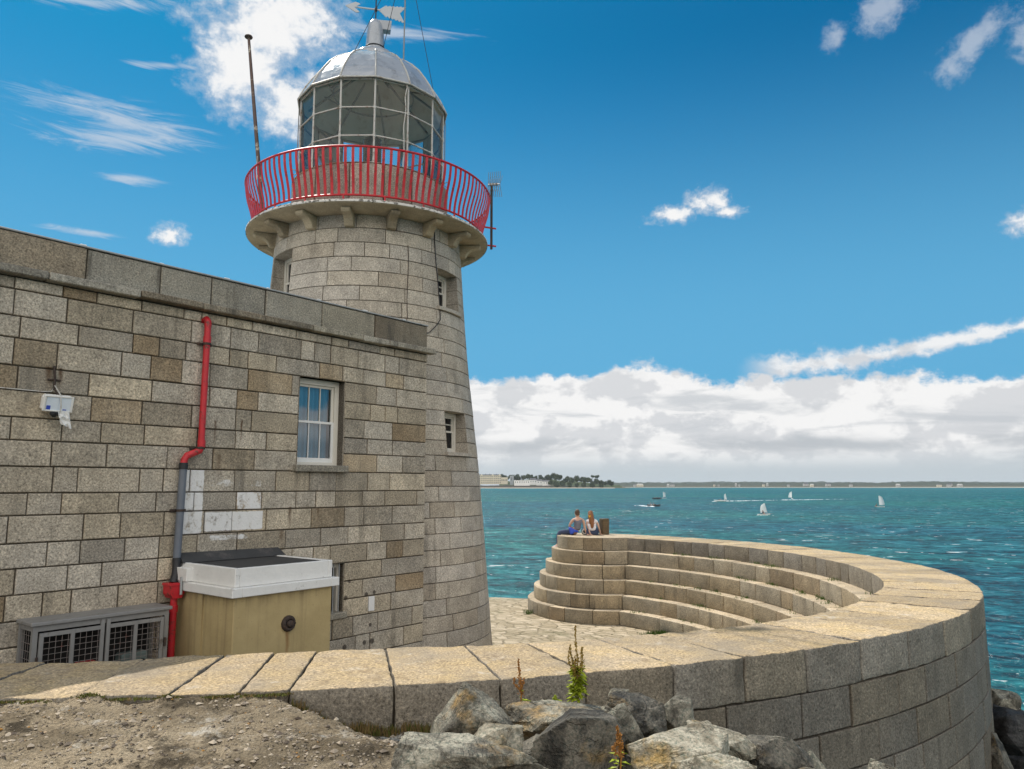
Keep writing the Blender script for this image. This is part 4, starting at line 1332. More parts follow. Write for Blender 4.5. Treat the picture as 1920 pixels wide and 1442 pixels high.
for (c, h, lo, hi) in TW:
    lo2, hi2 = lo, hi
    ax = Vector((math.cos(c), math.sin(c), 0))
    tg = Vector((-math.sin(c), math.cos(c), 0))
    Dp = r_t(lo) * math.cos(h) - 0.36
    C0 = Vector((CX, CY, 0)) + ax * Dp
    def pl(w, z, C0=C0, tg=tg): return C0 + tg * w + Vector((0, 0, z))
    wl = r_t(lo) * math.sin(h)
    n = 10
    zs = [lo + (hi - lo) * i / 3 for i in range(4)]
    for sg in (-1, 1):
        for za, zb in zip(zs[:-1], zs[1:]):
            za += 0.004; zb -= 0.004
            P = [mp_t(c + sg * h, za, 0.0), mp_t(c + sg * h, zb, 0.0), pl(sg * wl, zb), pl(sg * wl, za)]
            if sg > 0: P.reverse()
            tw.quad(*P, 0, tint(r3))
    us_ = [c - h + 2 * h * i / n for i in range(n + 1)]
    for zc, up in ((lo, 1), (hi, -1)):
        for ua, ub in zip(us_[:-1], us_[1:]):
            wa, wb = wl * (ua - c) / h, wl * (ub - c) / h
            P = [mp_t(ua, zc, 0.0), mp_t(ub, zc, 0.0), pl(wb, zc), pl(wa, zc)]
            if up < 0: P.reverse()
            tw.quad(*P, 0, (0.4, 0.5, 0.5))
    frames.append((pl, ax, tg, wl, lo, hi, c, h))
tw.build('tower', ['tower', 'mortar_light'], lh)
for i, (pl, ax, tg, wl, lo, hi, c, h) in enumerate(frames):
    def bx(mb, w0, w1, d0, d1, z0, z1, m=0, bev=0.0, pl=pl, ax=ax, tg=tg):
        def q(p): return pl(p.x, p.z) + ax * p.y
        mb.box(((w0 + w1) / 2, (d0 + d1) / 2, (z0 + z1) / 2), (w1 - w0, d1 - d0, z1 - z0), q, m, bev=bev)
    zl = lo + 0.09
    f = MB()
    fw = 0.075
    bx(f, -wl + 0.002, -wl + fw, -0.06, 0.03, zl, hi - 0.002, bev=0.004); bx(f, wl - fw, wl - 0.002, -0.06, 0.03, zl, hi - 0.002, bev=0.004)
    bx(f, -wl + fw, wl - fw, -0.06, 0.028, hi - fw, hi - 0.002, bev=0.004); bx(f, -wl + fw, wl - fw, -0.06, 0.035, zl, zl + 0.06, bev=0.004)
    wd = f.build('window', ['frame'], lh)
    f = MB()
    zm = (zl + hi) / 2 + 0.04
    s = 0.036
    for z0, z1, d in ((zl + 0.06, zm, 0.012), (zm - 0.03, hi - fw, -0.012)):
        bx(f, -wl + fw, -wl + fw + s, d - 0.03, d, z0, z1); bx(f, wl - fw - s, wl - fw, d - 0.03, d, z0, z1)
        bx(f, -wl + fw + s, wl - fw - s, d - 0.03, d - .001, z1 - s, z1); bx(f, -wl + fw + s, wl - fw - s, d - 0.03, d - .001, z0, z0 + s)
        if i < 2 and d < 0:
            zz = (z0 + z1) / 2
            bx(f, -wl + fw + s, wl - fw - s, d - 0.024, d - 0.006, zz - 0.011, zz + 0.011)
    f.build('sash', ['frame'], wd)
    f = MB()
    bx(f, -wl + fw, wl - fw, -0.05, -0.035, zl + 0.05, hi - fw + 0.01)
    f.build('pane', ['darkglass'], wd)
    f = MB()
    def q(p, c=c, pl=pl, ax=ax):
        return pl(p.x, p.z) + ax * p.y
    bot, top = lo + 0.006, lo + 0.088
    rr = r_t(lo)
    Dp = rr * math.cos(h) - 0.36
    nn = 8
    outer = [(wl + 0.06) * (2 * k / nn - 1) for k in range(nn + 1)]
    for wa, wb in zip(outer[:-1], outer[1:]):
        oa, ob = math.sqrt(max(0, (rr + 0.06) ** 2 - wa * wa)) - Dp, math.sqrt(max(0, (rr + 0.06) ** 2 - wb * wb)) - Dp
        A = [Vector((wa, -0.03, top)), Vector((wb, -0.03, top)), Vector((wb, ob, top - 0.01)), Vector((wa, oa, top - 0.01))]
        B = [Vector((wa, oa, top - 0.01)), Vector((wb, ob, top - 0.01)), Vector((wb, ob, bot)), Vector((wa, oa, bot))]
        Cc = [Vector((wa, oa, bot)), Vector((wb, ob, bot)), Vector((wb, 0.2, bot)), Vector((wa, 0.2, bot))]
        for Q in (A, B, Cc):
            f.quad(*[q(v) for v in Q], 0, (0.5, 0.4, 0.5))
    for sg in (0, nn):
        w = outer[sg]
        o = math.sqrt((rr + 0.06) ** 2 - w * w) - Dp
        f.quad(q(Vector((w, -0.03, top))), q(Vector((w, o, top - 0.01))), q(Vector((w, o, bot))), q(Vector((w, -0.03, bot))), 0, (0.5, 0.4, 0.5))
    f.build('sill', ['tower'], wd)
    f = MB()
    bx(f, -wl - 0.1, wl + 0.1, -0.5, -0.4, lo - 0.1, hi + 0.1)
    f.build('interior', ['dark'], wd)

def cyl(u, rr, z):      # polar point about the lighthouse axis
    return Vector((CX + rr * math.cos(u), CY + rr * math.sin(u), z))
# corbels
cb_prof = [(2.06, 5.555), (2.56, 5.555), (2.585, 5.53), (2.58, 5.485), (2.54, 5.455), (2.46, 5.45), (2.38, 5.435), (2.31, 5.39), (2.265, 5.33), (2.235, 5.265), (2.06, 5.265)]
for k in range(16):
    u = CAM_A + R(11.25 + 22.5 * k)
    m = MB()
    hw_ = 0.095
    def rotm(p, u=u):
        c, s = math.cos(u), math.sin(u)
        return Vector((CX + p.x * c - p.y * s, CY + p.x * s + p.y * c, p.z))
    m.prism(cb_prof, -hw_, hw_, rotm, 0, tint(r3))
    o = m.build('corbel', ['soffit'], lh)
    bv = o.modifiers.new('soft', 'BEVEL'); bv.width = 0.02; bv.segments = 2
# gallery slab with its worn edge, sunlit brightness painted into the edge band
gs = MB()
gs.lathe([(2.0, 5.556), (2.60, 5.558), (2.615, 5.57), (2.69, 5.572), (2.735, 5.59), (2.74, 5.63), (2.72, 5.648), (1.70, 5.665)], (CX, CY, 0), 128, 0, True)
gal = gs.build('gallery', ['soffit'], lh)
for k in range(16):
    u = CAM_A + R(4 + 22.5 * k + r3.uniform(-4, 4))
    q = MB()
    q.box((2.728, 0, 5.618), (0.03, 0.014, 0.075), lambda p, u=u: cyl(u, p.x, p.z) + Vector((-math.sin(u), math.cos(u), 0)) * p.y)
    q.build('joint', ['mortar'], gal)
ge = MB()
ge.lathe([(2.745, 5.592), (2.748, 5.628), (2.722, 5.6515), (2.66, 5.6535)], (CX, CY, 0), 128, 0, True)
ge.build('edge_band', [simple('worn_sunlit_edge', (0.58, 0.55, 0.50), 0.8, var=0.2, scale=20, dark=(0.13, 0.12, 0.10), dscale=9, dthr=(0.50, 0.60))], gal)

# railing
rl = MB()
def ring(mb, rr, z, th, seg=96, **k):
    pts = [cyl(2 * math.pi * i / seg, rr, z) for i in range(seg)]
    vs, fs = [], []
    n = 6
    for i in range(seg):
        u = 2 * math.pi * i / seg
        for j in range(n):
            w = 2 * math.pi * j / n
            vs.append(cyl(u, rr + th * math.cos(w), z + th * math.sin(w)))
    for i in range(seg):
        for j in range(n):
            fs.append((i * n + j, ((i + 1) % seg) * n + j, ((i + 1) % seg) * n + (j + 1) % n, i * n + (j + 1) % n))
    mb.add(vs, fs, 0, smooth=True)
ring(rl, 2.795, 6.72, 0.024)
rail = rl.build('railing', ['red'], lh)
m = MB(); ring(m, 2.615, 5.775, 0.022); m.build('bottom_rail', ['red'], rail)
BZ = [5.77, 5.95, 6.15, 6.40, 6.60, 6.71]
BR = [2.615, 2.635, 2.685, 2.76, 2.79, 2.795]
NB = 116
def bar_into(mb, u):
    vs, fs = [], []
    n = 8
    for i in range(n + 1):
        z = BZ[0] + (BZ[-1] - BZ[0]) * i / n
        rr = interp(BZ, BR, z)
        for (dt, dr) in ((-0.027, -0.008), (0.027, -0.008), (0.027, 0.008), (-0.027, 0.008)):
            p = cyl(u, rr + dr, z) + Vector((-math.sin(u), math.cos(u), 0)) * dt
            vs.append(p)
    for i in range(n):
        for j in range(4):
            fs.append((i * 4 + j, i * 4 + (j + 1) % 4, (i + 1) * 4 + (j + 1) % 4, (i + 1) * 4 + j))
    mb.add(vs, fs)
us_ = sorted([CAM_A + 2 * math.pi * (i + 0.5) / NB for i in range(NB)], key=lambda u: math.cos(u - CAM_A), reverse=True)
for u in us_[:100]:
    m = MB(); bar_into(m, u); m.build('baluster', ['red'], rail)
m = MB()
for u in us_[100:]:
    bar_into(m, u)
m.build('balusters', ['red'], rail)['kind'] = 'stuff'
for k in range(20):
    u = CAM_A + R(6 + 18 * k)
    m = MB()
    m.tube([cyl(u, 2.615, 5.775), cyl(u, 2.615, 5.70), cyl(u, 2.61, 5.668), cyl(u, 2.61, 5.655)], [0.018, 0.02, 0.035, 0.055], 8)
    m.build('foot', ['red'], rail)

# lantern: granite drum, glazing, dome
ld = MB()
def mp_d(u, v, o):
    return cyl(u, 1.80 + o, v)
blocks(ld, mp_d, [(5.655, 5.80), (5.80, 6.83)], (U0, U0 + 2 * math.pi), (0.62, 0.9), r3, gap=0.03, ch=0.02, depth=0.05, jit=0.008, du=0.12, us=1.8)
disc(ld, 0, 1.81, 6.832, 48, 2)
ld.build('lantern_base', ['drum', 'mortar', 'lining'], lh)
NL = 14
LR = 1.675
lang = [CAM_A + R(1.0) + 2 * math.pi * k / NL for k in range(NL)]
for k in range(NL):
    u = lang[k]
    m = MB()
    m.tube([cyl(u, LR, 6.834), cyl(u, LR, 8.82)], 0.024, 6)
    for zz in (7.50, 8.15):
        m.tube([cyl(u, LR + 0.0, zz - 0.04), cyl(u, LR + 0.0, zz + 0.04)], 0.033, 6)
    m.build('mullion', ['whitemetal'], lh)
    a, b = u, lang[(k + 1) % NL] if k < NL - 1 else lang[0] + 2 * math.pi
    m = MB()
    m.quad(cyl(a, LR - 0.01, 6.86), cyl(b, LR - 0.01, 6.86), cyl(b, LR - 0.01, 8.81), cyl(a, LR - 0.01, 8.81))
    m.build('pane', ['glass'], lh)
for zz, th in ((6.865, 0.035), (7.50, 0.019), (8.15, 0.019), (8.805, 0.026)):
    m = MB()
    for k in range(NL):
        m.tube([cyl(lang[k], LR, zz), cyl(lang[(k + 1) % NL], LR, zz)], th, 6)
    m.build('transom', ['whitemetal'], lh)
for k in (3, 11, 10, 4):
    m = MB()
    u = lang[k]
    q = [cyl(u, LR + 0.045 + 0.055, 7.42)]
    pts = [cyl(u, LR + 0.11 + 0.06 * math.cos(w), 7.05 + 0.06 * math.sin(w)) for w in [2 * math.pi * i / 12 for i in range(13)]]
    m.tube(pts, 0.010, 5)
    m.tube([cyl(u, LR + 0.02, 6.95), cyl(u, LR + 0.05, 7.3), cyl(u, LR + 0.05, 8.6)], 0.012, 5)
    m.build('grab_ring', ['galv'], lh)
dm = MB()
dprof = [(1.745, 8.80), (1.735, 8.84), (1.675, 8.98), (1.585, 9.16), (1.45, 9.37), (1.29, 9.60), (1.09, 9.80), (0.86, 9.97), (0.60, 10.12), (0.50, 10.17)]
dm.lathe(dprof, (CX, CY, 0), NL, 0, False, a0=lang[0])
dome = dm.build('dome', ['dome'], lh)
m = MB()
m.lathe([(r_ - 0.03, z_ - 0.012) for r_, z_ in dprof[1:]] + [(0.0, 10.2)], (CX, CY, 0), NL, 0, False, a0=lang[0])
m.build('lining', ['lining'], dome)
m = MB()
m.lathe([(0.56, 10.13), (0.565, 10.17), (0.52, 10.25), (0.44, 10.32), (0.33, 10.37), (0.24, 10.40)], (CX, CY, 0), 28)
m.build('cap', ['dome'], dome)
for k in range(NL):
    m = MB()
    m.tube([cyl(lang[k], r_ + 0.008, z_) for r_, z_ in dprof], 0.020, 5)
    m.build('rib', [M['whitemetal']], dome)
m = MB()
for k in range(NL):
    m.tube([cyl(lang[k], 1.755, 8.815), cyl(lang[(k + 1) % NL], 1.755, 8.815)], 0.022, 6)
m.build('gutter', ['whitemetal'], dome)
m = MB()
for k in range(0, NL, 2):
    m.tube([cyl(lang[k] + 0.2, 1.50, 8.75), cyl(lang[k] + 0.2, 0.35, 9.75)], 0.028, 5)
    m.tube([cyl(lang[k] + 0.2, 0.95, 9.25), cyl(lang[k] + 0.65, 1.32, 9.45)], 0.018, 5)
ring(m, 0.95, 9.25, 0.02, 28)
m.build('strut', ['whitemetal'], dome)
m = MB()
m.lathe([(0.235, 10.36), (0.225, 10.52), (0.205, 10.90), (0.19, 11.06), (0.15, 11.17), (0.09, 11.235), (0.0, 11.25)], (CX, CY, 0), 20)
rt = Vector((math.cos(CAM_A + math.pi / 2), math.sin(CAM_A + math.pi / 2), 0))
fw_ = Vector((math.cos(CAM_A), math.sin(CAM_A), 0))
def vent_mp(p):
    return Vector((CX, CY, 0)) + rt * p.x + fw_ * p.y + Vector((0, 0, p.z))
m.prism([(0.0, 10.98), (0.36, 10.98), (0.385, 11.22), (0.05, 11.21)], -0.10, 0.10, vent_mp)
vent = m.build('vent', ['dome'], lh)
q = MB(); ring(q, 0.235, 10.50, 0.012, 28); q.build('wire_band', ['black'], vent)
# optic
m = MB()
m.lathe([(0.0, 6.84), (0.30, 6.84), (0.26, 6.92), (0.14, 7.05), (0.12, 7.40), (0.17, 7.50), (0.17, 7.56)], (CX, CY, 0), 24)
m.build('lamp_pedestal', ['hull'], lh)
m = MB()
prof = [(0.16, 7.56)]
for i in range(11):
    z0 = 7.57 + i * 0.055
    prof += [(0.200, z0), (0.222, z0 + 0.028), (0.200, z0 + 0.052)]
prof += [(0.17, 8.19), (0.0, 8.21)]
m.lathe(prof, (CX, CY, 0), 28, 0, False)
m.build('lamp_lens', ['lens'], lh)
# cable running down the tower
m = MB()
ua = CAM_A + R(41)
pts = [mp_t(ua + 0.02 * math.sin(z * 2.1), z, 0.012) for z in [5.5 - 0.25 * i for i in range(9)]]
pts += [mp_t(CAM_A + R(38), 3.33, 0.012), mp_t(CAM_A + R(33), 3.16, 0.02), mp_t(CAM_A + R(25), 3.13, 0.02)]
m.tube(pts, 0.010, 5)
m.build('cable', ['black'], lh)
m = MB()
m.tube([mp_t(CAM_A + R(21) + 0.01 * math.sin(z * 3), z, 0.006) for z in [5.0 - 0.2 * i for i in range(9)]], 0.008, 5)
m.build('conductor', ['iron'], lh)
m = MB()
m.tube([mp_t(CAM_A + R(20), z, 0.006) for z in [-0.5 - 0.3 * i for i in range(10)]], 0.010, 5)
m.build('conductor', ['iron'], lh)

# weather vane on the lantern vent
wv = thing('weather_vane', 'white arrow weather vane turning above the lantern roof vent', 'weather vane', (CX, CY, 11.25))
m = MB()
m.tube([vent_mp(Vector((0, 0, 11.20))), vent_mp(Vector((0, 0, 12.6)))], 0.016, 6)
m.build('spindle', ['iron'], wv)
m = MB()
ZV = 11.53
m.tube([vent_mp(Vector((-0.52, 0, ZV + 0.01))), vent_mp(Vector((0.12, 0, ZV)))], 0.019, 6)
m.prism([(x, z + ZV) for x, z in [(-0.73, .016), (-0.60, .085), (-0.496, .138), (-0.41, .118), (-0.374, .098), (-0.45, .045), (-0.49, .018), (-0.504, -.024), (-0.44, -.07), (-0.39, -.106), (-0.43, -.128), (-0.48, -.128), (-0.60, -.06)]], -0.011, 0.011, vent_mp)
up = [(0.05, 0.0), (0.11, 0.035), (0.22, 0.122)]
n = 6
for i in range(n):
    x = 0.26 + i * (0.70 - 0.26) / (n - 1)
    zt = 0.128 + 0.028 * i / (n - 1)
    up += [(x, zt + 0.006), (x + 0.012, zt - 0.018)] if i < n - 1 else [(0.724, 0.158)]
dn = [(0.578, -0.03), (0.70, -0.277)]
for i in range(n):
    x = 0.68 - i * (0.68 - 0.28) / (n - 1)
    zt = -0.262 + 0.10 * i / (n - 1)
    dn += [(x, zt + 0.022), (x - 0.035, zt - 0.006)]
dn += [(0.13, -0.06)]
m.prism([(x, z + ZV) for x, z in up + dn], -0.011, 0.011, vent_mp)
m.build('arrow', [simple('grey_white_vane_paint', (0.50, 0.51, 0.53), 0.45, var=0.08, dark=(0.25, 0.2, 0.16), dscale=12, dthr=(0.64, 0.74))], wv)
m = MB(); m.lathe([(0.0, -.05), (0.035, -.04), (0.035, .04), (0.0, .05)], (CX, CY, ZV), 10); m.build('hub', ['iron'], wv)

# aerial mast with guy wires on the dome
am = thing('aerial_mast', 'slim pale aerial mast with three guy wires on the lantern dome', 'mast', vent_mp(Vector((0.68, 0.70, 9.82))))
m = MB()
m.tube([vent_mp(Vector((0.66, 0.74, 9.70))), vent_mp(Vector((0.68, 0.72, 12.75)))], 0.017, 6)
m.build('pole', ['galv'], am)
for p in ((-0.46, 1.00, 9.78), (0.20, 0.12, 10.50), (1.42, 0.18, 9.42)):
    q = MB(); q.tube([vent_mp(Vector(p)), vent_mp(Vector((0.68, 0.72, 12.70)))], 0.0075, 5)
    q.build('guy_wire', ['black'], am)
q = MB()
q.tube([vent_mp(Vector(p)) for p in ((0.66, 0.75, 9.72), (0.70, 1.30, 9.30), (0.72, 1.585, 8.72), (0.68, 1.60, 8.5), (0.70, 1.59, 8.2), (0.66, 1.60, 7.8), (0.68, 1.60, 7.2), (0.66, 1.60, 6.86))], 0.013, 5)
q.build('lead_cable', ['whitemetal'], am)

# flagpole
fp = thing('flagpole', 'bare dark flagpole leaning out from the left side of the gallery railing', 'flagpole', vent_mp(Vector((-2.46, 0.1, 5.66))))
m = MB()
b0, b1 = vent_mp(Vector((-2.36, 0.1, 5.66))), vent_mp(Vector((-2.92, 0.0, 10.46)))
m.tube([b0, b0.lerp(b1, 0.5), b1], [0.050, 0.043, 0.031], 10)
m.build('pole', [simple('worn_varnish', (0.10, 0.06, 0.045), 0.5, var=0.3, dark=(0.42, 0.36, 0.28), dscale=5, dthr=(0.55, 0.62))], fp)
m = MB(); m.lathe([(0.0, -.02), (0.085, -.02), (0.095, 0.0), (0.085, .025), (0.0, .035)], b1, 14); m.build('truck', ['iron'], fp)
m = MB(); q = b0.lerp(b1, 0.27); m.tube([q + Vector((-.05, -.03, .1)), q + Vector((-.07, -.05, -.1)), q + Vector((-.02, -.05, -.25))], 0.014, 5); m.tube([b0.lerp(b1, .3) + Vector((-.05, -.05, .4)), q + Vector((-.06, -.05, 0))], .006, 4)
m.build('cleat', ['hull'], fp)

# television aerial
ta = thing('television_aerial', 'rusty television aerial on a pole beside the right end of the red railing', 'aerial', vent_mp(Vector((2.86, 0.0, 5.72))))
m = MB()
m.tube([vent_mp(Vector((2.875, 0, 5.66))), vent_mp(Vector((2.875, 0, 7.25)))], 0.030, 8)
m.build('pole', ['iron'], ta)
m = MB()
for z, x0 in ((5.74, 2.55), (6.18, 2.68)):
    m.tube([vent_mp(Vector((x0, 0.0, z + 0.03))), vent_mp(Vector((2.99, 0.0, z)))], 0.022, 6)
m.build('arm', ['red'], ta)
m = MB()
boom0, boom1 = Vector((2.84, -0.28, 7.40)), Vector((3.02, 0.34, 7.18))
m.tube([vent_mp(boom0), vent_mp(boom1)], 0.012, 5)
for k in range(7):
    p = boom0.lerp(boom1, k / 6)
    for sx_ in (-1, 1):
        m.tube([vent_mp(p), vent_mp(p + Vector((-0.03 * sx_ + 0.03, 0.05 * sx_, 0.30 * sx_)))], 0.006, 4)
        m.tube([vent_mp(p), vent_mp(p + Vector((0.06 * sx_, 0.03 * sx_, 0.20 * sx_)))], 0.005, 4)
for k in range(3):
    m.box(boom0.lerp(boom1, 0.2 + 0.25 * k), (0.06, 0.06, 0.05), vent_mp)
m.build('elements', ['galv'], ta)

# ------------------------------------------------------------------ foreground ground: rubble concrete shelf
def sstep(a, b, x):
    t = min(1, max(0, (x - a) / (b - a)))
    return t * t * (3 - 2 * t)
def ground_z(x, y):
    v = Vector((x, y, 0))
    z = -1.672 + 0.030 * noise.fractal(v * 1.6, 0.9, 2.0, 4) + 0.030 * noise.noise(v * 7.0 + Vector((3, 1, 0))) + 0.020 * (noise.ridged_multi_fractal(v * 3.2 + Vector((9, 4, 0)), 0.9, 2.1, 4, 0.9, 2.0) - 1.1)
    # a little lower towards the photographer's feet on the right
    sd = (x + 2.05) * 0.688 + (y - 6.35) * 0.725
    z -= 0.30 * sstep(0.0, 0.55, sd)
    z -= 0.10 * sstep(0.5, 1.6, sd)
    if x > 0.7:
        z -= 0.62 * (x - 0.7) ** 1.25
    if y < 3:
        z += 0.0
    a = math.atan2(y - CY, x - CX)
    rr = math.hypot(x - CX, y - CY)
    ed = rr - r_out(a)
    z += 0.010 * sstep(0.25, 0.0, ed)
    return z
def lin(a, b, st): 
    n = max(1, int(round((b - a) / st)))
    return [a + (b - a) * i / n for i in range(n)]
gx = lin(-14, -4.6, 0.4) + lin(-4.6, 2.2, 0.035) + lin(2.2, 9, 0.35) + [9]
gy = lin(-6, 3.9, 0.45) + lin(3.9, 7.4, 0.035) + [7.4]
gm = MB()
vs, fs = [], []
for x in gx:
    for y in gy:
        vs.append(Vector((x, y, ground_z(x, y) + (0.020 * noise.fractal(Vector((x, y, 0)) * 14, 0.7, 2.2, 3) if 3.9 < y else 0))))
ny = len(gy)
for i in range(len(gx) - 1):
    for j in range(ny - 1):
        if math.hypot((gx[i] + gx[i + 1]) / 2 - CX, (gy[j] + gy[j + 1]) / 2 - CY) > r_out(math.atan2(gy[j] - CY, gx[i] - CX)) - 0.35:
            fs.append((i * ny + j, (i + 1) * ny + j, (i + 1) * ny + j + 1, i * ny + j + 1))
gm.add(vs, fs, 0, smooth=True)
tag(gm.build('ground', ['ground']), kind='structure')

# loose stones on the concrete
r5 = random.Random(3)
gv = MB()
for _ in range(7000):
    x = r5.uniform(-4.2, 1.2); y = r5.uniform(4.2, 7.0)
    if math.hypot(x - CX, y - CY) < r_out(math.atan2(y - CY, x - CX)) + 0.04: continue
    if noise.noise(Vector((x * 1.5, y * 1.5, 4))) < r5.uniform(-0.5, 0.35): continue
    s = r5.choice([0.006, 0.007, 0.008, 0.01, 0.01, 0.012, 0.015, 0.022]) * r5.uniform(0.7, 1.3)
    c = Vector((x, y, ground_z(x, y) + s * 0.1))
    pts = []
    for d in ((1, 0, 0), (-1, 0, 0), (0, 1, 0), (0, -1, 0), (0, 0, 1), (0, 0, -1)):
        pts.append(c + Vector((d[0] * s * r5.uniform(.7, 1.4), d[1] * s * r5.uniform(.7, 1.4), d[2] * s * r5.uniform(.35, .75))) + Vector((r5.uniform(-1, 1), r5.uniform(-1, 1), 0)) * s * 0.3)
    gv.add(pts, [(0, 2, 4), (2, 1, 4), (1, 3, 4), (3, 0, 4), (2, 0, 5), (1, 2, 5), (3, 1, 5), (0, 3, 5)], 0, tint(r5))
def m_gravel():
    m, t = mat('loose_pebbles')
    a = t.xyz(t.attr('blk').outputs['Vector'])
    c = t.mix(t.rng(a[0], 0, 1, smooth=False), (0.09, 0.07, 0.055), (0.46, 0.39, 0.30))
    c = t.mix(t.rng(a[1], 0.955, 0.97), c, (0.34, 0.18, 0.05))
    t.out(c, 0.9, spec=0.2)
    return m
tag(gv.build('gravel', [m_gravel()]), kind='stuff')

# grass and moss at the foot of the wall
def blades(mb, c, n, h, spread, r, m=0, lean=0.4):
    for _ in range(n):
        p = Vector(c) + Vector((r.gauss(0, spread), r.gauss(0, spread), 0))
        w = r.uniform(0, 6.28); hh = h * r.uniform(0.5, 1.3)
        d = Vector((math.cos(w), math.sin(w), 0))
        s = Vector((-d.y, d.x, 0)) * 0.004 * r.uniform(.6, 1.5)
        t_ = p + d * hh * r.uniform(0, lean) + Vector((0, 0, hh))
        q = p.lerp(t_, 0.55) - d * hh * 0.06
        mb.add([p - s, p + s, q + s * .8, t_, q - s * .8], [(0, 1, 2, 3, 4)], m)
gr = MB()
for i in range(420):
    u = r5.uniform(-4.1, 0.0)
    a = math.atan2(6.5 - CY, u - CX)
    a = R(-95) + (R(-74) - R(-95)) * r5.random()
    p = polar(a, r_out(a) + r5.uniform(0.0, 0.05), 0)
    zc = ground_z(p.x, p.y)
    brown = p.x > -1.75
    p.z = zc if brown else max(zc, Z_TOP - 0.03)
    if brown:
        blades(gr, p, 7, 0.085, 0.025, r5, 1 if r5.random() < 0.72 else 0, 0.5)
    else:
        if noise.noise(Vector((p.x * 3, 0, 0))) > -0.15:
            blades(gr, p, 10, 0.016, 0.018, r5, 0 if r5.random() < 0.8 else 1, 1.2)
tag(gr.build('grass', ['moss', 'straw']), kind='stuff')
ms = MB()
for k in range(1, 6):
    Pk, crk, ptsk = paths[k]
    Pu = paths[k - 1][0]
    L = Pu.l[paths[k - 1][1] - 1]
    for _ in range(15):
        d = r5.uniform(L * 0.30, L * 0.98)
        q, n = Pu.at(d)
        c = Vector((q.x, q.y, Z_TOP - STEP * k)) - n * 0.03
        for j in range(r5.randint(2, 6)):
            blades(ms, c + Vector((r5.gauss(0, .12), r5.gauss(0, .12), 0)), 8, 0.07, 0.04, r5, 0, 0.8)
q, n = paths[5][0].at(paths[5][0].l[paths[5][1] - 1] - 1.9)
for j in range(60):
    c = Vector((q.x, q.y, Z_FLOOR)) - n * 0.12 + Vector((r5.gauss(0, .28), r5.gauss(0, .12), 0))
    blades(ms, c, 12, 0.12, 0.05, r5, 0, 0.8)
for j in range(8):
    c = Vector((0.55, 24.9, Z_FLOOR)) + Vector((r5.gauss(0, .07), r5.gauss(0, .07), 0))
    blades(ms, c, 12, 0.14, 0.05, r5, 0, 0.8)
tag(ms.build('weeds', ['greenmoss']), kind='stuff')

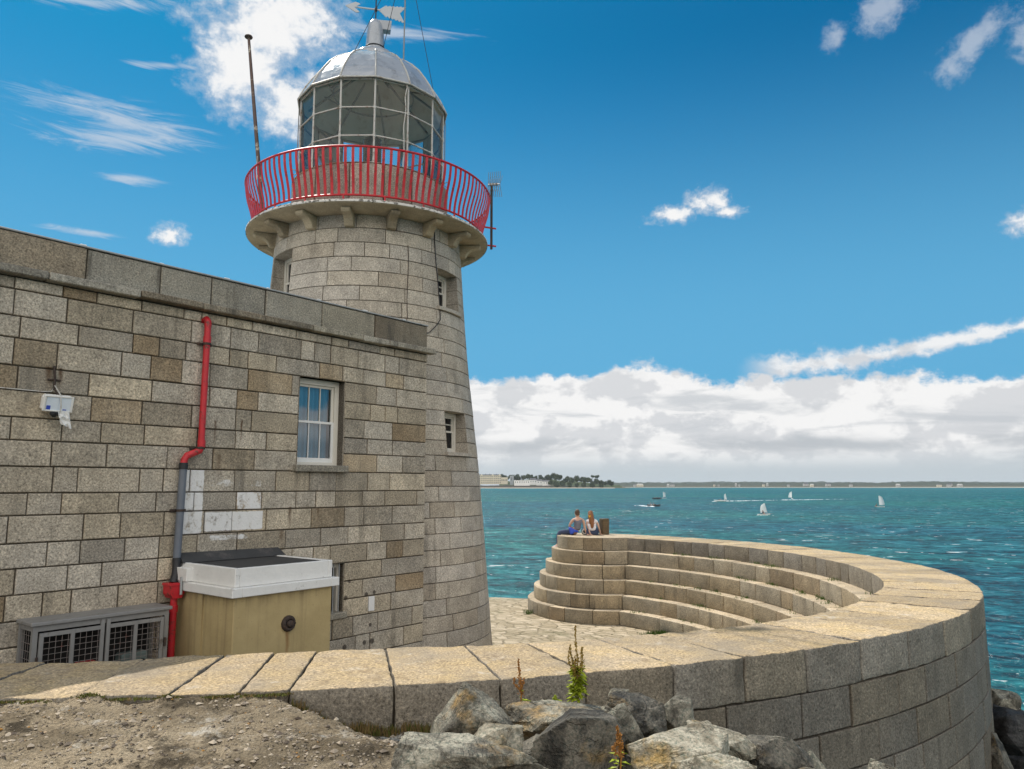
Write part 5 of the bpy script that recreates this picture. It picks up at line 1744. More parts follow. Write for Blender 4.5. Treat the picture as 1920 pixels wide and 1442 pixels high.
# ------------------------------------------------------------------ boulders
import bmesh
def boulder(cx, cy, w, h, dist, seed, mt, label, depth=0.8, npl=15, tilt=0.0, rz=0.0, flat=0.0, apex=None, sub=5, group='boulders piled against the harbour wall', rough=1.0, sharp=0.60):
    r = random.Random(seed)
    c = at(cx, cy, dist)
    k = dist * 0.985 / F_PX
    sx, sz = w * k / 2, h * k / 2
    sy = (sx + sz) / 2 * depth * 1.15
    planes = []
    for i in range(npl):
        v = Vector((r.gauss(0, 1), r.gauss(0, 1), r.gauss(0, 1))).normalized()
        planes.append((v, r.uniform(sharp - 0.08, 0.95)))
    for v in ((1, 0, 0), (-1, 0, 0), (0, 1, 0), (0, -1, 0), (0, 0, 1), (0, 0, -1)):
        v = (Vector(v) + Vector((r.gauss(0, .3), r.gauss(0, .3), r.gauss(0, .3)))).normalized()
        planes.append((v, r.uniform(0.72, 0.95)))
    if apex is not None:      # a pointed stone: steep faces meeting at a peak
        planes = [(v, d_) for v, d_ in planes if v.z < 0.25]
        for i in range(5):
            w = 2 * math.pi * (i + r.uniform(-.25, .25)) / 5
            planes.append((Vector((math.cos(w), math.sin(w), r.uniform(0.50, 0.85))).normalized(), r.uniform(0.50, 0.66)))
    if flat > 0:
        planes.append((Vector((r.uniform(-.15, .15), -0.25, 1)).normalized(), flat))
    bm = bmesh.new()
    bmesh.ops.create_icosphere(bm, subdivisions=sub, radius=1.0)
    off = Vector((seed * 1.37, seed * 0.71, seed * 2.13))
    for v in bm.verts:
        d = v.co.normalized()
        rr = 1.45
        for n_, dd in planes:
            q = d.dot(n_)
            if q > 1e-3:
                rr = min(rr, dd / q)
        p = d * rr
        w_ = p * 1.5 + off
        warp = noise.noise_vector(p * 1.9 + off) * 0.35
        cell = noise.cell(w_ * 1.1 + warp * 0.5) * 0.55 + noise.cell(Vector((w_.z * 1.9, w_.x * 1.5, w_.y * 1.7)) + warp * 0.5) * 0.45
        f = 0.016 * noise.fractal(p * 5.1 + off, 0.8, 2.1, 5) + 0.050 * (cell - 0.5)
        f += 0.035 * min(0.0, noise.ridged_multi_fractal(p * 1.4 + off, 0.9, 2.0, 4, 0.9, 2.0) - 0.9)
        st = 0.03 * (abs((p.z * 2.6 + p.x * 1.6 + noise.noise(p * 2 + off) * 1.2 + 50) % 1.0 - 0.5) - 0.25)
        p = p * (1 + (f + st) * rough)
        if apex is not None:
            p.x += apex * max(0, p.z) ** 1.3
        v.co = Vector((p.x * sx, p.y * sy, p.z * sz))
    xs = [v.co.x for v in bm.verts]; zs = [v.co.z for v in bm.verts]
    ax, az_ = 2 * sx / (max(xs) - min(xs)), 2 * sz / (max(zs) - min(zs))
    mx_, mz_ = (max(xs) + min(xs)) / 2, (max(zs) + min(zs)) / 2
    for v in bm.verts:
        v.co = Vector(((v.co.x - mx_) * ax, v.co.y, (v.co.z - mz_) * az_))
    bmesh.ops.rotate(bm, verts=bm.verts, cent=(0, 0, 0), matrix=Matrix.Rotation(R(tilt), 3, 'Y') @ Matrix.Rotation(R(rz), 3, 'Z'))
    for f in bm.faces: f.smooth = False
    me = bpy.data.meshes.new('boulder')
    bm.to_mesh(me); bm.free()
    me.materials.append(M[mt])
    o = bpy.data.objects.new('boulder', me)
    COL.objects.link(o)
    o.location = c
    return tag(o, label, 'boulder', group)
boulder(889, 1352, 162, 134, 5.50, 6, 'rock', 'pointed pale grey boulder rising against the wall at the left of the pile', 0.8, 9, apex=-0.28, sharp=0.66, rough=0.55)
boulder(932, 1392, 105, 66, 5.15, 14, 'rock_ochre', 'small slab with a yellow edge under the pointed boulder', 0.9, 11, tilt=-14)
boulder(884, 1432, 285, 84, 4.80, 5, 'rock', 'long low pale boulder lying along the front of the pile', 0.45, 14, tilt=5, flat=0.6)
boulder(1042, 1356, 190, 72, 5.75, 8, 'rock', 'flat topped light boulder behind the big dark one', 0.9, 12, flat=0.55, tilt=-3)
boulder(1082, 1402, 176, 124, 5.05, 9, 'rock_dark', 'big dark domed boulder in the middle of the pile', 0.9, 20, sharp=0.66)
boulder(1196, 1345, 140, 92, 5.85, 12, 'rock_dark', 'dark rounded boulder standing close to the wall', 0.9, 22, sharp=0.8, rz=20)
boulder(1159, 1302, 38, 22, 6.25, 17, 'rock', 'fist sized stone perched on top of the dark rounded boulder', 0.9, 9)
boulder(1178, 1375, 118, 92, 5.30, 21, 'rock', 'tall pale shard leaning right against the dark rounded boulder', 0.6, 10, tilt=24, apex=-0.35, sharp=0.66, rough=0.6)
boulder(1268, 1346, 76, 78, 5.90, 23, 'rock', 'light blocky boulder touching the wall right of the dark one', 0.9, 10, sharp=0.6)
boulder(1275, 1422, 190, 96, 4.95, 27, 'rock_ochre', 'wide ochre streaked boulder with a flat sunlit top', 0.9, 12, flat=0.5, tilt=-4)
boulder(1356, 1400, 124, 68, 5.35, 31, 'rock_ochre', 'flat ochre slab beside the wall', 0.9, 12, flat=0.5, tilt=4)
boulder(1455, 1424, 132, 84, 5.35, 35, 'rock_dark', 'dark mottled boulder at the right of the foreground pile', 0.9, 20, tilt=12)
boulder(1523, 1440, 66, 66, 5.60, 38, 'rock', 'small pale wedge at the right end of the pile', 0.8, 8, sharp=0.55, apex=-0.2)
boulder(1342, 1446, 150, 60, 4.65, 41, 'rock_ochre', 'pale rough stone at the bottom edge in front of the ochre boulders', 0.8, 18, rough=1.4)
boulder(1652, 1446, 50, 42, 5.70, 44, 'rock', 'small whitish rounded stone alone below the wall face', 0.9, 22, sharp=0.85)
boulder(1010, 1420, 84, 66, 5.35, 47, 'rock_dark', 'shadowed boulder between the pointed one and the big dark one', 0.9, 14)
boulder(1125, 1345, 70, 46, 6.0, 50, 'rock', 'low stone behind the tall shard', 0.9, 12)
boulder(1215, 1452, 120, 62, 5.0, 53, 'rock_dark', 'half hidden dark stone below the tall shard', 0.9, 12)
boulder(1000, 1480, 250, 90, 4.85, 56, 'rock_dark', 'dark boulder mostly below the bottom edge of the photo', 0.9, 14)
boulder(1420, 1500, 300, 110, 5.2, 59, 'rock_dark', 'dark boulder under the mottled one', 0.9, 14)
boulder(1580, 1500, 160, 90, 5.9, 62, 'rock_dark', 'dark boulder under the small pale wedge', 0.9, 14)
G2 = 'dark boulders at the foot of the far side of the wall'
boulder(1880, 1318, 66, 46, 13.4, 71, 'rock', 'grey topped boulder against the far side of the wall', 1.2, 12, group=G2, flat=0.6)
boulder(1905, 1382, 130, 120, 13.0, 74, 'rock_wet', 'black boulder against the far side of the wall, below the grey topped one', 1.2, 12, group=G2)
boulder(1930, 1470, 190, 130, 11.6, 77, 'rock_wet', 'lowest black boulder at the bottom right corner by the wall', 1.2, 12, group=G2)
boulder(1866, 1440, 60, 130, 11.2, 80, 'rock_dark', 'tall narrow dark boulder pressed against the right edge of the wall', 1.2, 12, group=G2)

# ------------------------------------------------------------------ weeds growing in the boulders
def dock(px, py, dist, h, label, leaf, seedm, seed, nstem, leafy):
    r = random.Random(seed)
    base = at(px, py, dist)
    root = thing('dock_weed', label, 'weed', base)
    st, sd_, lf = MB(), MB(), MB()
    for k in range(nstem):
        z0 = 0.0 if k == 0 else h * r.uniform(0.22, 0.5)
        w = r.uniform(0, 6.28)
        out = 0.0 if k == 0 else h * r.uniform(0.05, 0.16)
        hh = h if k == 0 else z0 + h * r.uniform(0.25, 0.42)
        pts = []
        for i in range(7):
            f = i / 6
            pts.append(base + Vector((math.cos(w) * out * min(1, f * 1.8) + 0.01 * math.sin(f * 5 + k), math.sin(w) * out * min(1, f * 1.8), z0 + (hh - z0) * f)))
        st.tube(pts, [0.006 - 0.004 * i / 6 for i in range(7)], 5)
        for _ in range(int(190 if k == 0 else 80)):
            f = r.uniform(0.35 if k == 0 else 0.15, 1.0)
            i = min(5, int(f * 6))
            p = pts[i].lerp(pts[i + 1], f * 6 - i) + Vector((r.gauss(0, 1), r.gauss(0, 1), r.gauss(0, 1))) * 0.011 * (1.25 - f)
            s = r.uniform(0.004, 0.010)
            a = Vector((r.gauss(0, 1), r.gauss(0, 1), r.gauss(0, 1))).normalized() * s
            b = Vector((r.gauss(0, 1), r.gauss(0, 1), r.gauss(0, 1))).normalized() * s
            sd_.add([p - a, p + b, p + a, p - b], [(0, 1, 2, 3)])
    for _ in range(leafy):
        z = h * r.uniform(0.12, 0.5)
        w = r.uniform(0, 6.28)
        d = Vector((math.cos(w), math.sin(w), r.uniform(-0.3, 0.7))).normalized()
        L = r.uniform(0.035, 0.095)
        s = d.cross(Vector((0, 0, 1))).normalized() * L * 0.22
        p = base + Vector((r.gauss(0, .008), r.gauss(0, .008), z))
        lf.add([p, p + d * L * .5 + s, p + d * L + Vector((0, 0, -L * .25)), p + d * L * .5 - s], [(0, 1, 2), (0, 2, 3)])
    st.build('stem', [seedm], root); sd_.build('seed_head', [seedm], root)
    if leafy: lf.build('leaves', [leaf], root)
dock(1083, 1330, 5.95, 0.61, 'tall green and brown dock weed standing against the sunlit wall top', 'leaf', 'seed', 4, 8, 190)
dock(975, 1332, 5.95, 0.37, 'thin orange dried weed left of the tall green one', 'leaf', 'rustseed', 9, 3, 4)
dock(1162, 1452, 4.75, 0.27, 'short orange dried weed between the boulders at the bottom edge', 'leaf', 'rustseed', 13, 3, 8)
dock(1043, 1328, 5.95, 0.09, 'tiny green weed low between two boulders', 'leaf', 'leaf', 15, 2, 22)

# ------------------------------------------------------------------ people
def skin(name, verts, edges, mt, parent, sub=2, smooth=True):
    me = bpy.data.meshes.new(name)
    me.from_pydata([v[:3] for v in verts], edges, [])
    me.materials.append(M[mt])
    o = bpy.data.objects.new(name, me)
    COL.objects.link(o)
    o.parent = parent
    md = o.modifiers.new('skin', 'SKIN')
    md.use_smooth_shade = True
    for i, v in enumerate(verts):
        r = v[3]
        sv = me.skin_vertices[0].data[i]
        sv.radius = r if isinstance(r, tuple) else (r, r)
        sv.use_root = (i == 0)
    s = o.modifiers.new('sub', 'SUBSURF'); s.levels = sub; s.render_levels = sub
    return o
class Fig:
    def __init__(s): s.v, s.e = [], []
    def p(s, x, y, z, r, frm=None):
        s.v.append((x, y, z, r))
        if frm is not None: s.e.append((frm, len(s.v) - 1))
        return len(s.v) - 1
    def chain(s, frm, pts):
        for q in pts: frm = s.p(*q, frm)
        return frm
    def hand(s, frm, w, d, side):
        """palm, five unequal bent fingers and a thumb off the side; w wrist point, d pointing direction"""
        d = Vector(d).normalized()
        sd_ = Vector(side).normalized()
        w = Vector(w)
        pm = s.p(*(w + d * 0.045), 0.026, frm)
        pk = s.p(*(w + d * 0.08), 0.028, pm)
        for k, (o, L) in enumerate(((-0.032, .062), (-0.011, .075), (0.011, .072), (0.031, .055))):
            a = w + d * 0.085 + sd_ * o
            i = s.p(*a, 0.0095, pk)
            i = s.p(*(a + d * L * .55 + Vector((0, 0, .004))), 0.0085, i)
            s.p(*(a + d * L + Vector((0, 0, -.006))), 0.007, i)
        a = w + d * 0.04 - sd_ * 0.035
        i = s.p(*a, 0.011, pm)
        s.p(*(a + d * .045 - sd_ * .018), 0.009, i)

def hair_cap(name, mt, parent, c, r_, more=()):
    m = MB()
    rr = random.Random(len(name) + int(c[2] * 1000))
    for (cc, q) in [(c, r_)] + list(more):
        n, k = 10, 16
        vs, fs = [], []
        for i in range(n + 1):
            for j in range(k):
                a, b = math.pi * i / n, 2 * math.pi * j / k
                w = 1 + 0.05 * math.sin(b * 7 + cc[2] * 40) * math.sin(a)
                vs.append(Vector((cc[0] + q[0] * math.sin(a) * math.cos(b) * w, cc[1] + q[1] * math.sin(a) * math.sin(b) * w, cc[2] + q[2] * math.cos(a))))
        for i in range(n):
            for j in range(k):
                fs.append((i * k + j, (i + 1) * k + j, (i + 1) * k + (j + 1) % k, i * k + (j + 1) % k))
        m.add(vs, fs, 0, smooth=True)
    return m.build(name, [mt], parent, True)
wt = Z_TOP
# young man: sits turned towards the sea, legs over the left edge, leaning on his right arm
man = thing('person', 'person with short brown hair in grey sleeveless top sitting on the wall end', 'person', on_z(1083, 1003.2, wt))
f = Fig()
p0 = f.p(-0.02, 0, 0.10, (0.15, 0.12))
sp1 = f.p(-0.01, 0.0, 0.26, (0.145, 0.11), p0)
sp2 = f.p(0.02, 0.0, 0.42, (0.165, 0.115), sp1)
nk0 = f.p(0.03, 0.01, 0.535, (0.085, 0.075), sp2)
nk = f.p(0.015, 0.02, 0.60, 0.052, nk0)
h1 = f.p(0.005, 0.035, 0.665, (0.070, 0.082), nk)
h2 = f.p(0.0, 0.04, 0.74, (0.078, 0.096), h1)
h3 = f.p(0.0, 0.035, 0.80, (0.060, 0.075), h2)
f.p(-0.035, 0.125, 0.705, 0.014, h1)     # nose
f.p(-0.085, 0.03, 0.715, 0.014, h2); f.p(0.082, 0.03, 0.715, 0.014, h2)   # ears
ls = f.p(-0.155, 0.02, 0.495, 0.060, nk0)
le = f.chain(ls, [(-0.235, 0.03, 0.38, 0.046), (-0.27, 0.08, 0.29, 0.040), (-0.20, 0.17, 0.24, 0.034), (-0.15, 0.22, 0.21, 0.027)])
f.hand(le, (-0.15, 0.22, 0.21), (1, 0.6, -0.3), (0, 0.3, 1))
rs = f.p(0.20, 0.0, 0.475, 0.060, nk0)
re = f.chain(rs, [(0.225, -0.02, 0.34, 0.047), (0.24, -0.03, 0.23, 0.040), (0.285, -0.04, 0.10, 0.033), (0.305, -0.045, 0.035, 0.026)])
f.hand(re, (0.305, -0.045, 0.025), (0.8, -0.4, -0.18), (0.4, 0.8, 0))
for yo in (0.03, 0.22):
    hp = f.p(-0.12, yo, 0.105, 0.098, p0)
    f.chain(hp, [(-0.36, yo + 0.02, 0.10, 0.080), (-0.60, yo + 0.03, 0.085, 0.062), (-0.645, yo + 0.03, -0.05, 0.056), (-0.66, yo + 0.03, -0.26, 0.044), (-0.67, yo + 0.03, -0.34, 0.036), (-0.74, yo + 0.03, -0.39, 0.036), (-0.79, yo + 0.03, -0.40, 0.028)])
skin('body', f.v, f.e, 'skin', man)
f = Fig()
a = f.p(-0.02, 0, 0.15, (0.172, 0.140)); a = f.chain(a, [(-0.01, 0, 0.26, (0.162, 0.125)), (0.02, 0, 0.42, (0.182, 0.132)), (0.03, 0.01, 0.52, (0.115, 0.095))])
f.p(-0.12, 0.02, 0.505, 0.060, a); f.p(0.165, 0.0, 0.49, 0.060, a)
skin('shirt', f.v, f.e, 'greyshirt', man)
f = Fig()
p0 = f.p(-0.02, 0.0, 0.10, (0.168, 0.13))
for yo in (0.03, 0.22):
    hp = f.p(-0.12, yo, 0.105, 0.108, p0)
    f.chain(hp, [(-0.36, yo + 0.02, 0.10, 0.090), (-0.60, yo + 0.03, 0.085, 0.074), (-0.645, yo + 0.03, -0.05, 0.067), (-0.66, yo + 0.03, -0.26, 0.056), (-0.665, yo + 0.03, -0.31, 0.052)])
skin('jeans', f.v, f.e, 'jeans', man)
for yo in (0.06, 0.25):
    f = Fig()
    a = f.p(-0.665, yo, -0.345, 0.047); f.chain(a, [(-0.70, yo, -0.385, 0.044), (-0.76, yo, -0.405, 0.042), (-0.83, yo, -0.41, 0.034)])
    skin('shoe', f.v, f.e, 'shoe', man)
hair_cap('hair', 'hairbrown', man, (0.0, 0.012, 0.762), (0.086, 0.098, 0.100), [((0.005, -0.035, 0.70), (0.066, 0.055, 0.055)), ((0.0, 0.06, 0.83), (0.05, 0.05, 0.035))])
f = Fig()
a = f.p(-0.19, -0.11, 0.17, 0.06); f.chain(a, [(-0.25, -0.10, 0.22, 0.055), (-0.31, -0.05, 0.25, 0.035)])
f.chain(a, [(-0.22, -0.13, 0.08, 0.065), (-0.20, -0.13, 0.02, 0.055)])
f.chain(a, [(-0.10, -0.13, 0.14, 0.05), (0.02, -0.14, 0.12, 0.035)])
skin('tied_jacket', f.v, f.e, 'jacket', man)

# young woman with long hair beside the stone post
wom = thing('person', 'person with long auburn hair in white top sitting beside the stone post', 'person', on_z(1108.5, 1003.2, wt))
f = Fig()
p0 = f.p(0.03, 0, 0.10, (0.15, 0.12))
sp1 = f.p(0.03, 0.0, 0.25, (0.125, 0.10), p0)
sp2 = f.p(0.03, 0.01, 0.40, (0.140, 0.105), sp1)
nk0 = f.p(0.02, 0.02, 0.51, (0.078, 0.07), sp2)
nk = f.p(0.0, 0.035, 0.565, 0.046, nk0)
h1 = f.p(-0.01, 0.05, 0.625, (0.065, 0.078), nk)
h2 = f.p(-0.012, 0.05, 0.70, (0.074, 0.090), h1)
f.p(-0.012, 0.045, 0.755, (0.056, 0.07), h2)
f.p(-0.02, 0.14, 0.66, 0.013, h1)
f.p(-0.09, 0.05, 0.67, 0.012, h2); f.p(0.066, 0.05, 0.67, 0.012, h2)
ls = f.p(-0.13, 0.01, 0.465, 0.052, nk0)
le = f.chain(ls, [(-0.125, -0.02, 0.34, 0.040), (-0.10, -0.04, 0.22, 0.034), (-0.06, -0.07, 0.10, 0.028), (-0.04, -0.085, 0.035, 0.022)])
f.hand(le, (-0.04, -0.085, 0.025), (0.5, -0.8, -0.18), (0.8, 0.5, 0))
rs = f.p(0.185, 0.01, 0.455, 0.052, nk0)
re = f.chain(rs, [(0.235, 0.0, 0.34, 0.040), (0.26, -0.01, 0.24, 0.034), (0.30, 0.03, 0.12, 0.028), (0.315, 0.06, 0.05, 0.022)])
f.hand(re, (0.315, 0.06, 0.03), (0.4, 0.8, -0.2), (0.8, -0.4, 0))
for xo, kx in ((-0.07, -0.26), (0.13, 0.32)):
    hp = f.p(xo, 0.05, 0.10, 0.095, p0)
    f.chain(hp, [((xo + kx) / 2, 0.25, 0.12, 0.075), (kx, 0.42, 0.15, 0.058), (kx * 0.4, 0.47, 0.08, 0.048), (-kx * 0.2, 0.50, 0.045, 0.036), (-kx * 0.5, 0.54, 0.04, 0.030)])
skin('body', f.v, f.e, 'skin', wom)
f = Fig()
a = f.p(0.03, 0, 0.12, (0.168, 0.135)); a = f.chain(a, [(0.03, 0, 0.25, (0.145, 0.118)), (0.03, 0.01, 0.40, (0.160, 0.122)), (0.02, 0.02, 0.495, (0.105, 0.09))])
b = f.p(-0.125, 0.01, 0.465, 0.062, a); f.p(-0.128, -0.01, 0.40, 0.054, b)
b = f.p(0.18, 0.01, 0.455, 0.062, a); f.p(0.205, 0.005, 0.39, 0.054, b)
skin('top', f.v, f.e, 'whiteshirt', wom)
f = Fig()
p0 = f.p(0.03, 0.0, 0.085, (0.165, 0.13))
for xo, kx in ((-0.07, -0.26), (0.13, 0.32)):
    hp = f.p(xo, 0.05, 0.10, 0.104, p0)
    f.chain(hp, [((xo + kx) / 2, 0.25, 0.12, 0.085), (kx, 0.42, 0.15, 0.068), (kx * 0.4, 0.47, 0.08, 0.058), (-kx * 0.1, 0.49, 0.05, 0.046)])
skin('jeans', f.v, f.e, 'jeans', wom)
hair_cap('hair', 'hairauburn', wom, (-0.012, 0.025, 0.722), (0.088, 0.098, 0.098), [((-0.008, -0.045, 0.62), (0.100, 0.075, 0.14)), ((0.008, -0.085, 0.50), (0.092, 0.055, 0.16)), ((0.025, -0.115, 0.37), (0.062, 0.04, 0.15))])
m = MB()
c0 = Vector(wom.location)
m.box(c0 + Vector((-0.045, -0.105, 0.635)), (0.10, 0.03, 0.035), bev=0.008); m.box(c0 + Vector((-0.06, -0.115, 0.615)), (0.03, 0.03, 0.05), bev=0.008)
m.build('hair_clip', ['clip'], wom)
# small bag between them
bagp = on_z(1095.5, 1003.0, wt)
bg_ = thing('shoulder_bag', 'small black and white bag lying between the two people', 'bag', bagp)
f = Fig(); a = f.p(-0.09, 0.06, 0.075, 0.07); f.chain(a, [(0.0, 0.06, 0.09, 0.085), (0.09, 0.06, 0.07, 0.065)])
skin('pouch', f.v, f.e, 'black', bg_)
m = MB()
m.tube([bagp + Vector((0.02 + 0.085 * math.cos(w), -0.03, 0.12 + 0.075 * math.sin(w))) for w in [i * 0.5236 for i in range(13)]], 0.017, 6)
m.build('strap', ['hull'], bg_)

# stone post
pp = on_z(1133, 1002.2, wt)
post = thing('stone_post', 'square brown mooring post standing on the wall end', 'post', pp)
m = MB()
def pm_(p, c=pp):
    q = Matrix.Rotation(R(24), 3, 'Z') @ Vector((p.x - 0.13, p.y - 0.13, p.z))
    return c + q
rough_block(m, pm_, (0.26, 0.26, 0.535), 0.06, 0.03, 0.008, 7.0, 3.0, (0.1, 0.9, 0.4))
m.build('shaft', [granite('brown_post_stone', (0.16, 0.125, 0.08), (0.17, 0.125, 0.07), (0.13, 0.09, 0.05), dirt=0.8)], post)

# ------------------------------------------------------------------ boats
def hull_mesh(mb, L, B, D, bow=1.0, deck=True, m=0, fill=0.75):
    n, k = 10, 8
    vs = []
    for i in range(n + 1):
        f = i / n
        x = -L / 2 + L * f
        w = B / 2 * (1 - max(0, (f - 0.45) / 0.55) ** 2.2 * bow) * (0.82 + 0.18 * min(1, f / 0.35))
        zt = D * (0.85 + 0.35 * f * f)
        zb = D * 0.45 * max(0, (f - 0.6) / 0.4) ** 2
        for j in range(k + 1):
            a = math.pi * j / k
            y = -w * math.cos(a)
            z = zb + (zt - zb) * (1 - math.sin(a) ** fill)
            vs.append(Vector((x, y, z - D * 0.3)))
    fs = [(i * (k + 1) + j, (i + 1) * (k + 1) + j, (i + 1) * (k + 1) + j + 1, i * (k + 1) + j + 1) for i in range(n) for j in range(k)]
    mb.add(vs, fs, m, smooth=True)
    mb.add(vs[:k + 1], [tuple(range(k + 1))], m)
    if deck:   # side decks and foredeck round an open cockpit
        for i in range(n):
            a0, a1, b0, b1 = vs[i * (k + 1)], vs[(i + 1) * (k + 1)], vs[i * (k + 1) + k], vs[(i + 1) * (k + 1) + k]
            if i >= 6:
                mb.quad(a0, a1, b1, b0, m)
            else:
                mb.quad(a0, a1, a1.lerp(b1, .14), a0.lerp(b0, .14), m); mb.quad(b0.lerp(a0, .14), b1.lerp(a1, .14), b1, b0, m)
def sitter(loc, rz, label, shirt, hair='hairbrown', grp=None, lean=0.0, s=1.0):
    t = thing('person', label, 'person', loc, rz, grp, s)
    f = Fig()
    p0 = f.p(0, 0, 0.10, (0.15, 0.12)); a = f.chain(p0, [(0, lean * .3, 0.28, (0.15, 0.11)), (0, lean * .6, 0.43, (0.17, 0.115)), (0, lean * .8, 0.53, (0.09, 0.08))])
    n_ = f.chain(a, [(0, lean, 0.60, 0.052), (0, lean + .02, 0.67, (0.07, 0.08)), (0, lean + .02, 0.76, (0.075, 0.09))])
    for sg in (-1, 1):
        e = f.chain(a, [(sg * 0.18, lean * .7, 0.49, 0.06), (sg * 0.25, lean * .7 + 0.06, 0.33, 0.046), (sg * 0.20, lean * .7 + 0.26, 0.28, 0.034)])
        f.hand(e, (sg * 0.20, lean * .7 + 0.26, 0.28), (0, 1, 0), (sg, 0, 0))
        f.chain(p0, [(sg * 0.10, 0.06, 0.10, 0.095), (sg * 0.14, 0.42, 0.16, 0.07), (sg * 0.13, 0.52, -0.12, 0.05), (sg * 0.13, 0.60, -0.18, 0.04)])
    skin('body', f.v, f.e, 'skin', t, 1)
    f = Fig()
    a = f.chain(f.p(0, 0, 0.10, (0.17, 0.135)), [(0, lean * .3, 0.28, (0.168, 0.125)), (0, lean * .6, 0.43, (0.185, 0.132)), (0, lean * .78, 0.51, (0.12, 0.10))])
    for sg in (-1, 1):
        f.chain(a, [(sg * 0.18, lean * .7, 0.49, 0.07), (sg * 0.25, lean * .7 + 0.06, 0.33, 0.056)])
    skin('jacket', f.v, f.e, shirt, t, 1)
    hair_cap('hair', hair, t, (0, lean, 0.765), (0.088, 0.095, 0.095))
    return t
GS = 'small sailing dinghies out on the bay'
M['sail'].node_tree.nodes  # sailcloth lets some light through
for n_ in M['sail'].node_tree.nodes:
    if n_.type == 'BSDF_PRINCIPLED':
        n_.inputs['Transmission Weight'].default_value = 0.0
        n_.inputs['Subsurface Weight'].default_value = 0.0
def m_sail():
    m, t = mat('translucent_sailcloth')
    d = t.n('ShaderNodeBsdfDiffuse'); d.inputs[0].default_value = (0.85, 0.84, 0.80, 1)
    tr = t.n('ShaderNodeBsdfTranslucent'); tr.inputs[0].default_value = (0.85, 0.83, 0.78, 1)
    mx = t.n('ShaderNodeMixShader'); mx.inputs[0].default_value = 0.5
    t.t.links.new(d.outputs[0], mx.inputs[1]); t.t.links.new(tr.outputs[0], mx.inputs[2])
    o = t.n('ShaderNodeOutputMaterial'); t.t.links.new(mx.outputs[0], o.inputs[0])
    return m
M['sail'] = m_sail()
def dinghy(px, py, head, heel, sail_h, sail_w, boom, label, L=2.6, mast_dx=0.75):
    sail_h *= 0.9; sail_w *= 0.85
    """head: heading of the bow; boom: angle of the sail to the centreline; heel: roll"""
    p = on_z(px, py, Z_SEA)
    t = thing('sailing_dinghy', label, 'sailing dinghy', p, R(head), GS)
    m = MB(); hull_mesh(m, L, 1.15, 0.42); m.build('hull', ['hull'], t, True)
    hm = Matrix.Rotation(R(heel), 3, 'X')
    b = Vector((mast_dx, 0, 0.2))
    m = MB(); m.tube([b, b + hm @ Vector((0, 0, sail_h * 0.92))], 0.03, 6)
    bd = Vector((-math.cos(R(boom)), math.sin(R(boom)), 0.02))
    m.tube([b + hm @ Vector((0, 0, 0.45)), b + hm @ (Vector((0, 0, 0.45)) + bd * sail_w)], 0.022, 6)
    m.build('mast', ['galv'], t, True)
    sm = MB()
    n, k = 8, 6
    vs = []
    nrm = Vector((-bd.y, bd.x, 0))
    for i in range(n + 1):
        f = i / n
        w = sail_w * (1 - 0.52 * f ** 2.0) if f < 0.85 else sail_w * (1 - 0.52 * f ** 2.0) * (1 - ((f - 0.85) / 0.15) * 0.75)
        for j in range(k + 1):
            g = j / k
            q = Vector((0, 0, 0.5 + (sail_h - 0.5) * f + 0.18 * g * (f - 0.2))) + bd * (w * g) + nrm * (0.16 * sail_w * math.sin(g * math.pi) * (1 - 0.4 * f))
            vs.append(b + hm @ q)
    sm.add(vs, [(i * (k + 1) + j, i * (k + 1) + j + 1, (i + 1) * (k + 1) + j + 1, (i + 1) * (k + 1) + j) for i in range(n) for j in range(k)], 0, smooth=True)
    sm.build('sail', ['sail'], t, True)
    m = MB(); m.box((-L / 2 - 0.06, 0, 0.05), (0.05, 0.03, 0.55)); m.tube([Vector((-L / 2 - .05, 0, .32)), Vector((-L / 2 + .6, .1, .38))], .018, 5)
    m.build('rudder', ['hull'], t, True)
    return t
d = dinghy(1433, 966, 4, -32, 3.1, 1.75, 12, 'dinghy with its white sail heeled far over to the right, nearest of the boats', 2.9, 0.85)
sitter(Vector(d.location) + Vector((-0.35, -0.35, 0.32)), R(-60), 'person in dark jacket leaning out of the nearest heeled dinghy', 'black', 'hairauburn', None, -0.1)
d = dinghy(1650, 951, 170, 3, 3.7, 1.9, 28, 'dinghy with a tall upright white sail farthest right on the bay', 2.6, 0.2)
sitter(Vector(d.location) + Vector((-1.15, -0.1, 0.25)), R(20), 'person in dark clothing in the dinghy farthest right', 'black')
d = dinghy(1485, 935.5, 75, 2, 3.9, 2.2, 75, 'distant dinghy with a white sail behind the long white wake', 2.6, 0.6)
d = dinghy(1245, 934.5, 190, 6, 3.7, 1.9, 55, 'distant dinghy sailing beside the dark crewed inflatable boat', 2.6, 0.4)
d = dinghy(1362, 939.5, 10, -22, 3.6, 1.3, 14, 'dinghy with a narrow leaning sail behind the white motor boat', 2.4, 0.3)
